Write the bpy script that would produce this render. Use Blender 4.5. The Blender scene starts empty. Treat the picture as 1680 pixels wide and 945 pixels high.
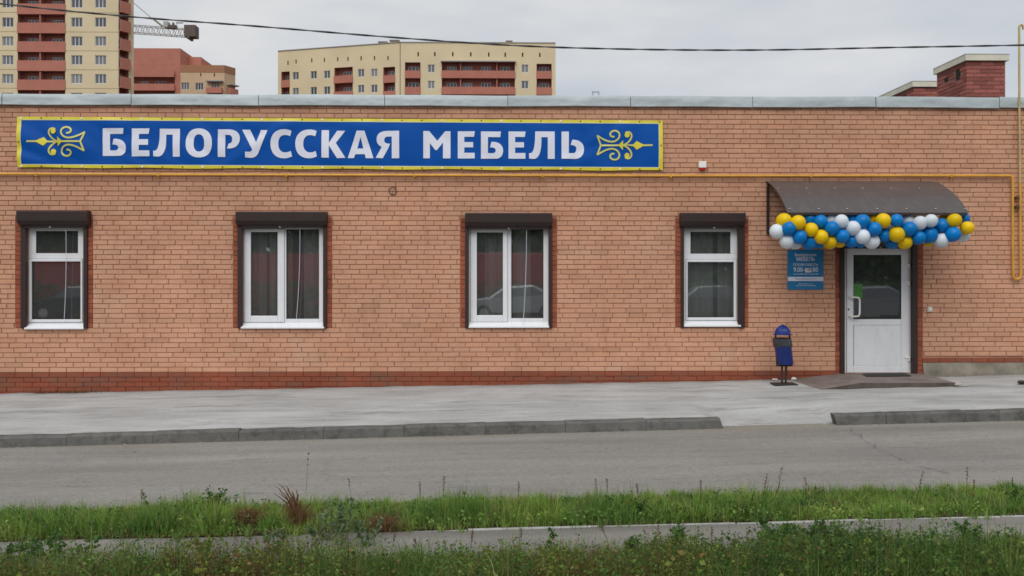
import bpy, bmesh, math, random
import numpy as np
from mathutils import Vector, Matrix
random.seed(7)
RS = np.random.RandomState(11)
R = math.radians
scene = bpy.context.scene
COL = scene.collection

# ------------------------------------------------------------------ camera
FP, HY, YAW, D, CH = 1456.0, 447.0, R(1.0), 13.8, 1.75      # focal (photo px), horizon row, yaw, distance to wall, eye height
cam = bpy.data.cameras.new('camera'); camo = bpy.data.objects.new('camera', cam); COL.objects.link(camo)
cam.sensor_width = 36.0; cam.lens = 36.0 * FP / 1680.0
cam.shift_y = -(472.5 - HY) / 1680.0
cam.clip_start = 0.1; cam.clip_end = 2000
camo.location = (0, -D, CH); camo.rotation_euler = (R(90), 0, -YAW)
scene.camera = camo

# ------------------------------------------------------------------ sky, sun, exposure
w = bpy.data.worlds.new('World'); scene.world = w; w.use_nodes = True
nt = w.node_tree; nt.nodes.clear()
def wn(t, **k):
    n = nt.nodes.new(t)
    for a, b in k.items(): setattr(n, a, b)
    return n
SUN_EL, SUN_ROT = R(50), R(195)
sky = wn('ShaderNodeTexSky', sky_type='NISHITA', sun_disc=False, sun_elevation=SUN_EL, sun_rotation=SUN_ROT, air_density=1.0, dust_density=3.0, ozone_density=1.0)
hs = wn('ShaderNodeHueSaturation'); hs.inputs['Saturation'].default_value = 0.0
nt.links.new(sky.outputs[0], hs.inputs['Color'])
tc = wn('ShaderNodeTexCoord'); mp = wn('ShaderNodeMapping'); mp.inputs['Scale'].default_value = (1.0, 1.0, 3.2); mp.inputs['Location'].default_value = (0.35, 0.1, 0.4)
nt.links.new(tc.outputs['Generated'], mp.inputs[0])
cl = wn('ShaderNodeTexNoise'); cl.inputs['Scale'].default_value = 3.2; cl.inputs['Detail'].default_value = 5; cl.inputs['Roughness'].default_value = 0.5
nt.links.new(mp.outputs[0], cl.inputs['Vector'])
cr = wn('ShaderNodeValToRGB')
cr.color_ramp.elements[0].position = 0.30; cr.color_ramp.elements[0].color = (4.45, 4.95, 5.65, 1)
cr.color_ramp.elements[1].position = 0.66; cr.color_ramp.elements[1].color = (6.7, 6.75, 6.8, 1)
nt.links.new(cl.outputs['Fac'], cr.inputs[0])
mx = wn('ShaderNodeMixRGB'); mx.inputs[0].default_value = 0.88                    # the overcast deck hides most of the clear sky
nt.links.new(hs.outputs[0], mx.inputs[1]); nt.links.new(cr.outputs[0], mx.inputs[2])
bg = wn('ShaderNodeBackground'); bg.inputs['Strength'].default_value = 0.082
nt.links.new(mx.outputs[0], bg.inputs[0])
ow = wn('ShaderNodeOutputWorld'); nt.links.new(bg.outputs[0], ow.inputs[0])
sl = bpy.data.lights.new('sun', 'SUN'); sl.energy = 1.5; sl.angle = R(50); sl.color = (1.0, 0.965, 0.92)
slo = bpy.data.objects.new('sun', sl); COL.objects.link(slo); slo.rotation_euler = (R(40), 0, R(-15)); slo.location = (-4, -20, 20)
vs = scene.view_settings
vs.view_transform = 'Standard'; vs.look = 'None'; vs.gamma = 1.0; vs.use_curve_mapping = False; vs.exposure = 0.5
scene.cycles.filter_width = 1.6; scene.cycles.max_bounces = 6; scene.cycles.transparent_max_bounces = 12; scene.cycles.use_denoising = True

# ------------------------------------------------------------------ helpers
def srgb(r, g, b):
    f = lambda c: (c / 255 / 12.92) if c / 255 <= 0.04045 else ((c / 255 + 0.055) / 1.055) ** 2.4
    return (f(r), f(g), f(b))
def ray(px, py):
    F = Vector((math.sin(YAW), math.cos(YAW), 0)); Rt = Vector((math.cos(YAW), -math.sin(YAW), 0))
    return F + Rt * ((px - 840) / FP) + Vector((0, 0, (HY - py) / FP))
CAMP = Vector((0, -D, CH))
SLOPE = 0.0172
def gz(x): return SLOPE * max(-10.5, min(10.5, x))
def G(px, py, zo):                      # where a sight line meets the gently sloping ground z = zo + SLOPE*x
    d = ray(px, py); t = (zo - CH) / (d.z - SLOPE * d.x)
    return CAMP + d * t
class Fac:                              # a vertical facade: origin, heading; u along it, dep inward
    def __init__(s, x, y, a=0.0):
        s.p = Vector((x, y)); s.e = Vector((math.cos(a), math.sin(a))); s.n = Vector((-math.sin(a), math.cos(a)))
    def uz(s, px, py, dep=0.0):
        d = ray(px, py); t = (dep - (Vector((CAMP.x, CAMP.y)) - s.p).dot(s.n)) / Vector((d.x, d.y)).dot(s.n)
        q = CAMP + d * t
        return (Vector((q.x, q.y)) - s.p).dot(s.e), q.z
    def u(s, px, dep=0.0): return s.uz(px, HY, dep)[0]
    def z(s, py, px=840, dep=0.0): return s.uz(px, py, dep)[1]
    def __call__(s, u, dep, z):
        q = s.p + s.e * u + s.n * dep
        return (q.x, q.y, z)
WALL = Fac(0, 0)

class MB:
    def __init__(s, xf=None): s.v = []; s.f = []; s.m = []; s.xf = xf; s.sm = []
    def add(s, vs, fs, m=0, smooth=False):
        o = len(s.v)
        s.v += [s.xf(*p) for p in vs] if s.xf else [tuple(p) for p in vs]
        for f in fs: s.f.append([i + o for i in f]); s.m.append(m); s.sm.append(smooth)
    def box(s, x0, x1, y0, y1, z0, z1, m=0):
        s.add([(x0,y0,z0),(x1,y0,z0),(x1,y1,z0),(x0,y1,z0),(x0,y0,z1),(x1,y0,z1),(x1,y1,z1),(x0,y1,z1)],
              [(0,3,2,1),(4,5,6,7),(0,1,5,4),(1,2,6,5),(2,3,7,6),(3,0,4,7)], m)
    def hexa(s, pts, m=0):               # 8 free corners, bottom ring then top ring
        s.add(pts, [(0,3,2,1),(4,5,6,7),(0,1,5,4),(1,2,6,5),(2,3,7,6),(3,0,4,7)], m)
    def brick(s, x0, x1, z0, z1, y=0.0, dp=0.014, m=0):
        i, c = 0.003, 0.004
        vs = []
        for (q, yy) in ((i, y), (0, y + c), (0, y + dp)):
            vs += [(x0+q, yy, z0+q), (x1-q, yy, z0+q), (x1-q, yy, z1-q), (x0+q, yy, z1-q)]
        fs = [(0,1,2,3)]
        for k in (0, 4):
            for j in range(4):
                n = (j + 1) % 4; fs.append((k+4+j, k+4+n, k+n, k+j))
        s.add(vs, fs, m)
    def tube(s, pts, r, n=8, m=0, cap=True, taper=None):
        pts = [Vector(p) for p in pts]; vs = []; fs = []
        t0 = (pts[1] - pts[0]).normalized()
        up = Vector((0, 0, 1)) if abs(t0.z) < 0.9 else Vector((0, 1, 0))
        a = t0.cross(up).normalized()
        for i, p in enumerate(pts):
            t = (pts[min(i+1, len(pts)-1)] - pts[max(i-1, 0)]).normalized()
            a = (a - t * a.dot(t)).normalized(); b = t.cross(a)
            rr = r if taper is None else r * (1 + (taper - 1) * i / (len(pts) - 1))
            for k in range(n):
                q = 2 * math.pi * k / n
                vs.append(p + a * (rr * math.cos(q)) + b * (rr * math.sin(q)))
        for i in range(len(pts) - 1):
            for k in range(n):
                l = (k + 1) % n; fs.append((i*n+k, i*n+l, (i+1)*n+l, (i+1)*n+k))
        if cap: fs.append(tuple(range(n))[::-1]); fs.append(tuple((len(pts)-1)*n + k for k in range(n)))
        s.add(vs, fs, m, True)
    def lathe(s, prof, c=(0,0,0), n=16, m=0, axis='z', cap=True):
        vs = []; fs = []
        for (r, h) in prof:
            for k in range(n):
                q = 2 * math.pi * k / n; x, y = r * math.cos(q), r * math.sin(q)
                vs.append((c[0]+x, c[1]+y, c[2]+h) if axis == 'z' else (c[0]+x, c[1]-h, c[2]+y))
        for i in range(len(prof) - 1):
            for k in range(n):
                l = (k + 1) % n; fs.append((i*n+k, i*n+l, (i+1)*n+l, (i+1)*n+k))
        if cap: fs.append(tuple(range(n))[::-1]); fs.append(tuple((len(prof)-1)*n + k for k in range(n)))
        s.add(vs, fs, m, True)
    def grid(s, fn, us, ts, m=0, smooth=True):
        vs = [fn(a, b) for b in ts for a in us]; n = len(us)
        s.add(vs, [(j*n+i, j*n+i+1, (j+1)*n+i+1, (j+1)*n+i) for j in range(len(ts)-1) for i in range(n-1)], m, smooth)
    def holes(s, u0, u1, z0, z1, hs, dep=0.0, m=0):      # a wall skin with rectangular holes (a,b,c,d,depth) and their reveals
        us = sorted({u0, u1, *[x for h in hs for x in h[:2] if u0 < x < u1]}); zs = sorted({z0, z1, *[x for h in hs for x in h[2:4] if z0 < x < z1]})
        for i in range(len(us)-1):
            for j in range(len(zs)-1):
                cu, cz = (us[i]+us[i+1])/2, (zs[j]+zs[j+1])/2
                if any(h[0] < cu < h[1] and h[2] < cz < h[3] for h in hs): continue
                s.add([(us[i],dep,zs[j]),(us[i+1],dep,zs[j]),(us[i+1],dep,zs[j+1]),(us[i],dep,zs[j+1])], [(0,1,2,3)], m)
        for (a, b, c, d, q) in hs:
            e = dep + q
            s.add([(a,dep,c),(b,dep,c),(b,dep,d),(a,dep,d),(a,e,c),(b,e,c),(b,e,d),(a,e,d)], [(0,4,5,1),(1,5,6,2),(2,6,7,3),(3,7,4,0)], m)
    def build(s, name, mats, parent=None, bevel=0.0, flat=False):
        mats = mats if isinstance(mats, (list, tuple)) else [mats]
        V = np.array(s.v, dtype=float); lo, hi = V.min(0), V.max(0); o = (lo + hi) / 2; o[2] = lo[2]
        me = bpy.data.meshes.new(name); me.from_pydata((V - o).tolist(), [], s.f)
        for m in mats: me.materials.append(m)
        if len(mats) > 1: me.polygons.foreach_set('material_index', s.m)
        if any(s.sm) and not flat:
            me.polygons.foreach_set('use_smooth', s.sm)
        me.update()
        ob = bpy.data.objects.new(name, me); COL.objects.link(ob); attach(ob, Vector(o), parent)
        if bevel:
            b = ob.modifiers.new('bevel', 'BEVEL'); b.width = bevel; b.segments = 2; b.limit_method = 'ANGLE'
        elif any(s.sm) and not all(s.sm) or (any(s.sm) and not flat):
            try: me.set_sharp_from_angle(angle=R(50))
            except Exception: pass
        return ob
WP = {}
def attach(ob, wloc, parent):
    WP[ob.name] = Vector(wloc)
    if parent is not None:
        ob.parent = parent; ob.location = Vector(wloc) - WP[parent.name]
    else: ob.location = wloc
def empty(name, loc, parent=None):
    o = bpy.data.objects.new(name, None); o.empty_display_size = 0.1; COL.objects.link(o); attach(o, Vector(loc), parent); return o
def tag(o, label=None, cat=None, group=None, kind=None):
    if label: o['label'] = label
    if cat: o['category'] = cat
    if group: o['group'] = group
    if kind: o['kind'] = kind
    return o
def copy_at(src, wloc, parent, rot=None):
    c = src.copy(); COL.objects.link(c)
    if parent is not None: c.parent = parent; c.location = Vector(wloc) - WP[parent.name]
    else: c.location = wloc
    if rot is not None: c.rotation_euler = rot
    WP[c.name] = Vector(wloc); return c
def mesh_np(name, V, F, mat, smooth=False):     # big meshes from arrays: F (n,k) quads or triangles
    me = bpy.data.meshes.new(name); n, k = F.shape
    me.vertices.add(len(V)); me.vertices.foreach_set('co', V.astype(np.float32).ravel())
    me.loops.add(n * k); me.loops.foreach_set('vertex_index', F.astype(np.int32).ravel())
    me.polygons.add(n); me.polygons.foreach_set('loop_start', np.arange(0, n*k, k, dtype=np.int32))
    if smooth: me.polygons.foreach_set('use_smooth', np.ones(n, dtype=bool))
    me.materials.append(mat); me.update(calc_edges=True)
    o = bpy.data.objects.new(name, me); COL.objects.link(o); return o

_a, _b = G(0, 735, -0.17), G(1680, 690, -0.17)
KEDGE = (_a.y - (_b.y - _a.y) / (_b.x - _a.x) * _a.x, (_b.y - _a.y) / (_b.x - _a.x))     # the kerb foot as y = a + b x
# ------------------------------------------------------------------ materials
class NT:
    def __init__(s, name):
        s.m = bpy.data.materials.new(name); s.m.use_nodes = True; s.t = s.m.node_tree; s.b = s.t.nodes['Principled BSDF']
    def n(s, t, **k):
        x = s.t.nodes.new(t)
        for a, b in k.items(): setattr(x, a, b)
        return x
    def l(s, a, b): s.t.links.new(a, b)
    def pos(s, scale=(1,1,1)):
        g = s.n('ShaderNodeNewGeometry'); m = s.n('ShaderNodeMapping'); m.inputs['Scale'].default_value = scale; s.l(g.outputs['Position'], m.inputs[0]); return m.outputs[0]
    def noise(s, scale, vec=None, detail=5, rough=0.55):
        x = s.n('ShaderNodeTexNoise'); x.inputs['Scale'].default_value = scale; x.inputs['Detail'].default_value = detail; x.inputs['Roughness'].default_value = rough
        s.l(vec if vec is not None else s.pos(), x.inputs['Vector']); return x.outputs['Fac']
    def ramp(s, fac, stops, interp='LINEAR'):
        r = s.n('ShaderNodeValToRGB'); r.color_ramp.interpolation = interp; e = r.color_ramp.elements
        while len(e) < len(stops): e.new(0.5)
        for k, (p, c) in enumerate(stops):
            c = (c, c, c) if isinstance(c, (int, float)) else c
            e[k].position = p; e[k].color = (*c, 1)
        s.l(fac, r.inputs[0]); return r.outputs[0]
    def mix(s, fac, a, b, mode='MIX'):
        x = s.n('ShaderNodeMixRGB', blend_type=mode)
        for i, q in enumerate((fac, a, b)):
            if isinstance(q, (int, float)): x.inputs[i].default_value = q if i == 0 else (q, q, q, 1)
            elif isinstance(q, tuple): x.inputs[i].default_value = (*q, 1)
            else: s.l(q, x.inputs[i])
        return x.outputs[0]
    def math(s, op, a, b):
        x = s.n('ShaderNodeMath', operation=op)
        for i, q in enumerate((a, b)):
            if isinstance(q, (int, float)): x.inputs[i].default_value = q
            else: s.l(q, x.inputs[i])
        return x.outputs[0]
    def rnd(s):
        g = s.n('ShaderNodeNewGeometry'); o = s.n('ShaderNodeObjectInfo')
        return s.math('FRACT', s.math('ADD', g.outputs['Random Per Island'], o.outputs['Random']), 0)
    def bump(s, h, strength=0.3, dist=0.01):
        b = s.n('ShaderNodeBump'); b.inputs['Strength'].default_value = strength; b.inputs['Distance'].default_value = dist
        s.l(h, b.inputs['Height']); s.l(b.outputs[0], s.b.inputs['Normal'])
    def done(s, col=None, rough=0.6, metal=0.0, spec=None):
        if col is not None:
            if isinstance(col, tuple): s.b.inputs['Base Color'].default_value = (*col, 1)
            else: s.l(col, s.b.inputs['Base Color'])
        s.b.inputs['Roughness'].default_value = rough; s.b.inputs['Metallic'].default_value = metal
        if spec is not None: s.b.inputs['Specular IOR Level'].default_value = spec
        return s.m
def simple(name, c, rough=0.6, var=0.12, scale=6.0, bump=0.0, metal=0.0, bscale=60, spec=None):
    t = NT(name)
    f = t.noise(scale)
    col = t.mix(1.0, c, t.ramp(f, [(0.3, 1 - var), (0.7, 1 + var)]), 'MULTIPLY')
    if bump: t.bump(t.noise(bscale), bump)
    return t.done(col, rough, metal, spec)
def brick_mat(name, stops, lo=0.82, hi=1.12, dirt=None):
    t = NT(name)
    c = t.ramp(t.rnd(), stops)
    c = t.mix(1.0, c, t.ramp(t.noise(0.55, detail=4), [(0.3, lo), (0.72, hi)]), 'MULTIPLY')
    c = t.mix(1.0, c, t.ramp(t.noise(38, detail=6), [(0.25, 0.84), (0.75, 1.14)]), 'MULTIPLY')
    if dirt is not None:
        k = t.ramp(t.noise(3.0, t.pos((0.5, 1, 1.6)), detail=8, rough=0.7), [(0.47, 0.0), (0.68, dirt[1])])
        c = t.mix(k, c, dirt[0])
        if dirt[1] < 0.6:      # faint rain streaks and pale lime bloom on the sand brick
            c = t.mix(t.ramp(t.noise(1.0, t.pos((5.0, 1, 0.5)), detail=6, rough=0.65), [(0.55, 0.0), (0.72, 0.38)]), c, (0.30, 0.15, 0.10))
            c = t.mix(t.ramp(t.noise(0.9, t.pos((1, 1, 1.4)), detail=9, rough=0.72), [(0.56, 0.0), (0.70, 0.32)]), c, (0.62, 0.44, 0.34))
    t.bump(t.noise(110), 0.25, 0.004)
    return t.done(c, 0.9, spec=0.2)
M = {}
A = (0.565, 0.312, 0.204)
def sc(c, k, r=1.0, b=1.0): return (c[0]*k*r, c[1]*k, c[2]*k*b)
M['brick'] = brick_mat('sand_brick', [(0.0, sc(A, 0.86)), (0.10, sc(A, 0.95)), (0.5, A), (0.85, sc(A, 1.03, 0.99, 1.03)), (0.96, sc(A, 1.0, 1.03, 0.97)), (1.0, sc(A, 0.95, 1.03, 0.95))], 0.87, 1.08, ((0.40, 0.175, 0.105), 0.45))
M['mortar'] = simple('brown_mortar', (0.345, 0.175, 0.108), 0.95, 0.3, 3.0)
RB = (0.30, 0.088, 0.050)
M['redbrick'] = brick_mat('red_brick', [(0.0, sc(RB, 0.75)), (0.5, RB), (1.0, sc(RB, 1.2))], 0.8, 1.15)
M['plinth'] = brick_mat('plinth_brick', [(0.0, sc(RB, 0.82)), (0.5, sc(RB, 0.88)), (1.0, sc(RB, 0.95))], 0.75, 1.12, ((0.165, 0.100, 0.070), 0.75))
CB = (0.285, 0.098, 0.082)
M['chimbrick'] = brick_mat('dark_red_brick', [(0.0, sc(CB, 0.75)), (0.5, CB), (1.0, sc(CB, 1.3))], 0.85, 1.1)
M['chimmortar'] = simple('chimney_mortar', (0.22, 0.12, 0.105), 0.95)
t = NT('white_pvc')
c = t.mix(1.0, (0.70, 0.72, 0.75), t.ramp(t.noise(2.0), [(0.3, 0.95), (0.7, 1.04)]), 'MULTIPLY')
c = t.mix(t.ramp(t.noise(6.0, t.pos((1.5, 1, 0.5)), detail=9, rough=0.75), [(0.52, 0.0), (0.75, 0.35)]), c, (0.46, 0.45, 0.42))
M['pvc'] = t.done(c, 0.4)
M['brown'] = simple('brown_shutter', (0.026, 0.013, 0.012), 0.5, 0.12, 5.0)
M['darkmetal'] = simple('dark_steel', (0.022, 0.018, 0.018), 0.5, 0.2)
t = NT('galvanised_steel')
f = t.noise(1.3, t.pos((1, 1, 2.5)), detail=4)
c = t.mix(1.0, (0.385, 0.440, 0.462), t.ramp(f, [(0.3, 0.86), (0.7, 1.10)]), 'MULTIPLY')
c = t.mix(t.ramp(t.noise(14, detail=7), [(0.56, 0.0), (0.75, 0.35)]), c, (0.30, 0.32, 0.33))
t.bump(t.noise(2.2, t.pos((1, 1, 2)), detail=2), 0.45, 0.06)
M['galv'] = t.done(c, 0.55, 0.15, 0.35)
M['cap'] = simple('cream_sheet_metal', (0.60, 0.58, 0.48), 0.5, 0.12, 3.0, 0.1)
M['white'] = simple('white_print', (0.66, 0.69, 0.80), 0.6, 0.03)
t = NT('blue_banner_cloth'); f = t.noise(1.1, t.pos((1, 1, 2)))
M['bblue'] = t.done(t.mix(f, (0.001, 0.066, 0.33), (0.003, 0.080, 0.365)), 0.5, spec=0.12)
M['byellow'] = simple('yellow_print', (0.66, 0.58, 0.035), 0.5, 0.08)
M['bpale'] = simple('pale_print', (0.62, 0.66, 0.45), 0.5, 0.05)
M['pipe'] = simple('yellow_pipe_paint', (0.62, 0.31, 0.028), 0.4, 0.15, 4.0)
M['pipepale'] = simple('faded_pipe_paint', (0.46, 0.36, 0.16), 0.5, 0.15, 6.0)
M['rust'] = simple('rusty_brown', (0.10, 0.05, 0.03), 0.8, 0.3, 30)
t = NT('brown_polycarbonate')
wv = t.n('ShaderNodeTexWave', wave_type='BANDS', bands_direction='X'); wv.inputs['Scale'].default_value = 14.0; wv.inputs['Distortion'].default_value = 0.0
t.l(t.pos(), wv.inputs['Vector'])
c = t.mix(1.0, (0.074, 0.064, 0.064), t.ramp(wv.outputs['Fac'], [(0.0, 0.82), (0.6, 1.08)]), 'MULTIPLY')
c = t.mix(t.ramp(t.noise(5, t.pos((3, 1, 1))), [(0.5, 0.0), (0.8, 0.25)]), c, (0.18, 0.17, 0.165))
t.b.inputs['Transmission Weight'].default_value = 0.0
M['poly'] = t.done(c, 0.38, spec=0.5)
M['concrete'] = simple('rough_concrete', (0.23, 0.205, 0.165), 0.95, 0.4, 4.0, 0.5, bscale=30)
# kerb stone
t = NT('kerb_concrete')
c = t.mix(1.0, (0.122, 0.120, 0.112), t.ramp(t.noise(2.2, t.pos((1, 1, 1))), [(0.3, 0.72), (0.7, 1.22)]), 'MULTIPLY')
c = t.mix(t.ramp(t.noise(9, detail=8), [(0.50, 0.0), (0.68, 0.75)]), c, (0.055, 0.056, 0.05))
c = t.mix(t.ramp(t.noise(60, detail=4), [(0.6, 0.0), (0.7, 0.35)]), c, (0.33, 0.32, 0.30))
t.bump(t.noise(70), 0.4, 0.006)
M['kerb'] = t.done(c, 0.92, spec=0.2)
# pavement: pale trowelled concrete, long streaks
t = NT('pale_concrete')
s1 = t.noise(1.6, t.pos((0.30, 2.4, 1)), detail=7, rough=0.62)
s2 = t.noise(4.0, t.pos((0.22, 2.6, 1)), detail=6, rough=0.65)
c = t.ramp(s1, [(0.28, (0.285, 0.285, 0.278)), (0.48, (0.36, 0.362, 0.358)), (0.70, (0.435, 0.442, 0.442))])
c = t.mix(t.ramp(s2, [(0.54, 0.0), (0.72, 0.7)]), c, (0.22, 0.22, 0.213))
c = t.mix(t.ramp(t.noise(0.8, detail=3), [(0.45, 0.0), (0.7, 0.5)]), c, (0.50, 0.505, 0.51))
c = t.mix(1.0, c, t.ramp(t.noise(45, detail=5), [(0.3, 0.90), (0.7, 1.08)]), 'MULTIPLY')
sp = t.noise(26, detail=2); c = t.mix(t.ramp(sp, [(0.70, 0.0), (0.74, 0.7)]), c, (0.12, 0.115, 0.105))
c = t.mix(t.ramp(t.noise(1.1, t.pos((0.5, 1.3, 1)), detail=9, rough=0.72), [(0.50, 0.0), (0.66, 0.45)]), c, (0.255, 0.253, 0.243))
c = t.mix(t.ramp(t.noise(2.3, t.pos((0.35, 1.6, 1)), detail=9, rough=0.75), [(0.54, 0.0), (0.64, 0.6)]), c, (0.175, 0.172, 0.165))
sx = t.n('ShaderNodeSeparateXYZ'); t.l(t.pos(), sx.inputs[0])
wf = t.math('ADD', sx.outputs['Y'], t.math('MULTIPLY', t.noise(2.2, t.pos((0.6, 1, 1)), detail=8, rough=0.7), 0.9))
c = t.mix(t.ramp(wf, [(0.18, 0.0), (0.50, 0.75)]), c, (0.20, 0.195, 0.18))
sp2 = t.noise(60, detail=2); c = t.mix(t.ramp(sp2, [(0.66, 0.0), (0.72, 0.6)]), c, (0.17, 0.165, 0.155))
t.bump(t.noise(60, detail=6), 0.5, 0.006)
M['pave'] = t.done(c, 0.92, spec=0.2)
# road
t = NT('worn_asphalt')
s1 = t.noise(1.0, t.pos((0.16, 1.9, 1)), detail=6)
c = t.ramp(s1, [(0.28, (0.178, 0.170, 0.158)), (0.5, (0.232, 0.221, 0.205)), (0.74, (0.285, 0.272, 0.254))])
c = t.mix(t.ramp(t.noise(3.0, t.pos((0.7, 3.0, 1)), detail=8, rough=0.7), [(0.57, 0.0), (0.70, 0.55)]), c, (0.125, 0.118, 0.108))
c = t.mix(1.0, c, t.ramp(t.noise(120, detail=3), [(0.3, 0.72), (0.7, 1.22)]), 'MULTIPLY')
c = t.mix(1.0, c, t.ramp(t.noise(34, t.pos((0.6, 1, 1)), detail=5, rough=0.75), [(0.3, 0.80), (0.7, 1.18)]), 'MULTIPLY')
c = t.mix(t.ramp(t.noise(0.7, t.pos((0.4, 0.8, 1)), detail=7, rough=0.65), [(0.54, 0.0), (0.62, 0.35)]), c, (0.165, 0.157, 0.147))
c = t.mix(t.ramp(t.noise(18, detail=2), [(0.69, 0.0), (0.73, 0.75)]), c, (0.085, 0.08, 0.07))
c = t.mix(t.ramp(t.noise(31, detail=2), [(0.71, 0.0), (0.74, 0.6)]), c, (0.38, 0.36, 0.33))
sx = t.n('ShaderNodeSeparateXYZ'); t.l(t.pos(), sx.inputs[0])
kk = t.math('ADD', t.math('SUBTRACT', t.math('SUBTRACT', sx.outputs['Y'], KEDGE[0]), t.math('MULTIPLY', sx.outputs['X'], KEDGE[1])), t.math('MULTIPLY', t.noise(2.0, t.pos((0.5, 1, 1)), detail=8, rough=0.7), 0.7))
c = t.mix(t.ramp(kk, [(0.0, 0.0), (0.42, 0.6)]), c, (0.205, 0.185, 0.145))
t.bump(t.noise(150, detail=3), 0.5, 0.006)
M['road'] = t.done(c, 0.9, spec=0.25)
t = NT('path_asphalt')
c = t.ramp(t.noise(2.0, t.pos((0.3, 1.6, 1)), detail=6), [(0.3, (0.145, 0.136, 0.124)), (0.7, (0.235, 0.222, 0.205))])
c = t.mix(1.0, c, t.ramp(t.noise(110, detail=3), [(0.3, 0.75), (0.7, 1.2)]), 'MULTIPLY')
t.bump(t.noise(120), 0.5, 0.006)
M['path'] = t.done(c, 0.92, spec=0.2)
t = NT('soil')
c = t.ramp(t.noise(7, detail=8, rough=0.7), [(0.3, (0.035, 0.028, 0.018)), (0.55, (0.07, 0.055, 0.034)), (0.75, (0.10, 0.085, 0.05))])
t.bump(t.noise(30, detail=8), 0.8, 0.03)
M['soil'] = t.done(c, 1.0, spec=0.1)
M['step'] = simple('brown_concrete_step', (0.175, 0.145, 0.13), 0.9, 0.3, 3.0, 0.4)
M['rubber'] = simple('black_rubber', (0.02, 0.02, 0.02), 0.8, 0.2, 20, 0.4)
M['binblue'] = simple('blue_bin_paint', (0.005, 0.022, 0.165), 0.38, 0.25, 6)
M['liner'] = simple('bin_liner', (0.035, 0.038, 0.045), 0.4, 0.4, 14, 0.5, bscale=25)
M['signblue'] = simple('sign_blue', (0.005, 0.155, 0.36), 0.4, 0.08)
M['ink'] = simple('dark_ink', (0.03, 0.03, 0.04), 0.6)
M['greyink'] = simple('grey_ink', (0.25, 0.27, 0.32), 0.6)
M['red'] = simple('red_lens', (0.55, 0.015, 0.02), 0.25, 0.05)
M['green'] = simple('patch_green', (0.06, 0.24, 0.04), 0.5, 0.2, 20)
M['plasticwhite'] = simple('white_plastic', (0.78, 0.78, 0.76), 0.4, 0.04)
M['plasticgrey'] = simple('beige_plastic', (0.52, 0.48, 0.42), 0.5, 0.06)
M['cable'] = simple('black_cable', (0.035, 0.037, 0.042), 0.6)
M['paper'] = simple('white_scrap', (0.72, 0.72, 0.72), 0.7, 0.08, 20)
M['stone'] = simple('grey_chunk', (0.36, 0.35, 0.32), 0.95, 0.3, 14, 0.5)
M['darkstone'] = simple('dark_chunk', (0.035, 0.032, 0.03), 0.9, 0.3, 14, 0.5)
M['interior'] = simple('interior_paint', (0.30, 0.29, 0.28), 0.9)
M['curtain'] = simple('sheer_curtain', (0.78, 0.77, 0.74), 0.9, 0.1)
M['roofing'] = simple('roof_felt', (0.12, 0.12, 0.12), 0.95)
def glass_mat(name, tint, base):
    t = NT(name); t.t.nodes.remove(t.b)
    tr = t.n('ShaderNodeBsdfTransparent'); tr.inputs[0].default_value = (*tint, 1)
    gl = t.n('ShaderNodeBsdfGlossy'); gl.inputs['Roughness'].default_value = 0.022; gl.inputs[0].default_value = (0.95, 0.97, 1, 1)
    fr = t.n('ShaderNodeFresnel'); fr.inputs['IOR'].default_value = 1.52
    bp = t.n('ShaderNodeBump'); bp.inputs['Strength'].default_value = 0.02; bp.inputs['Distance'].default_value = 0.02; t.l(t.noise(1.6, detail=1), bp.inputs['Height']); t.l(bp.outputs[0], gl.inputs['Normal'])
    f = t.math('ADD', t.math('MULTIPLY', fr.outputs[0], 1.0), base)
    df = t.n('ShaderNodeBsdfDiffuse'); df.inputs[0].default_value = (0.36, 0.38, 0.38, 1)
    dm = t.n('ShaderNodeMixShader'); dm.inputs[0].default_value = 0.11; t.l(tr.outputs[0], dm.inputs[1]); t.l(df.outputs[0], dm.inputs[2])
    mx = t.n('ShaderNodeMixShader'); t.l(f, mx.inputs[0]); t.l(dm.outputs[0], mx.inputs[1]); t.l(gl.outputs[0], mx.inputs[2])
    t.l(mx.outputs[0], t.t.nodes['Material Output'].inputs['Surface']); return t.m
M['glass'] = glass_mat('window_glass', (0.82, 0.85, 0.85), 0.20)
def balloon_mat(name, c):
    t = NT(name); t.b.inputs['Subsurface Weight'].default_value = 0.0
    cc = t.mix(1.0, c, t.ramp(t.rnd(), [(0.0, 0.88), (1.0, 1.08)]), 'MULTIPLY'); m = t.done(cc, 0.34, spec=0.28)
    tl = t.n('ShaderNodeBsdfTranslucent'); t.l(cc, tl.inputs[0]); mx = t.n('ShaderNodeMixShader'); mx.inputs[0].default_value = 0.22      # thin stretched latex
    t.l(t.b.outputs[0], mx.inputs[1]); t.l(tl.outputs[0], mx.inputs[2]); t.l(mx.outputs[0], t.t.nodes['Material Output'].inputs['Surface']); return m
M['bal_y'] = balloon_mat('yellow_latex', (0.86, 0.59, 0.004)); M['bal_b'] = balloon_mat('blue_latex', (0.001, 0.215, 0.62)); M['bal_w'] = balloon_mat('white_latex', (0.74, 0.82, 0.88))
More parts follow.
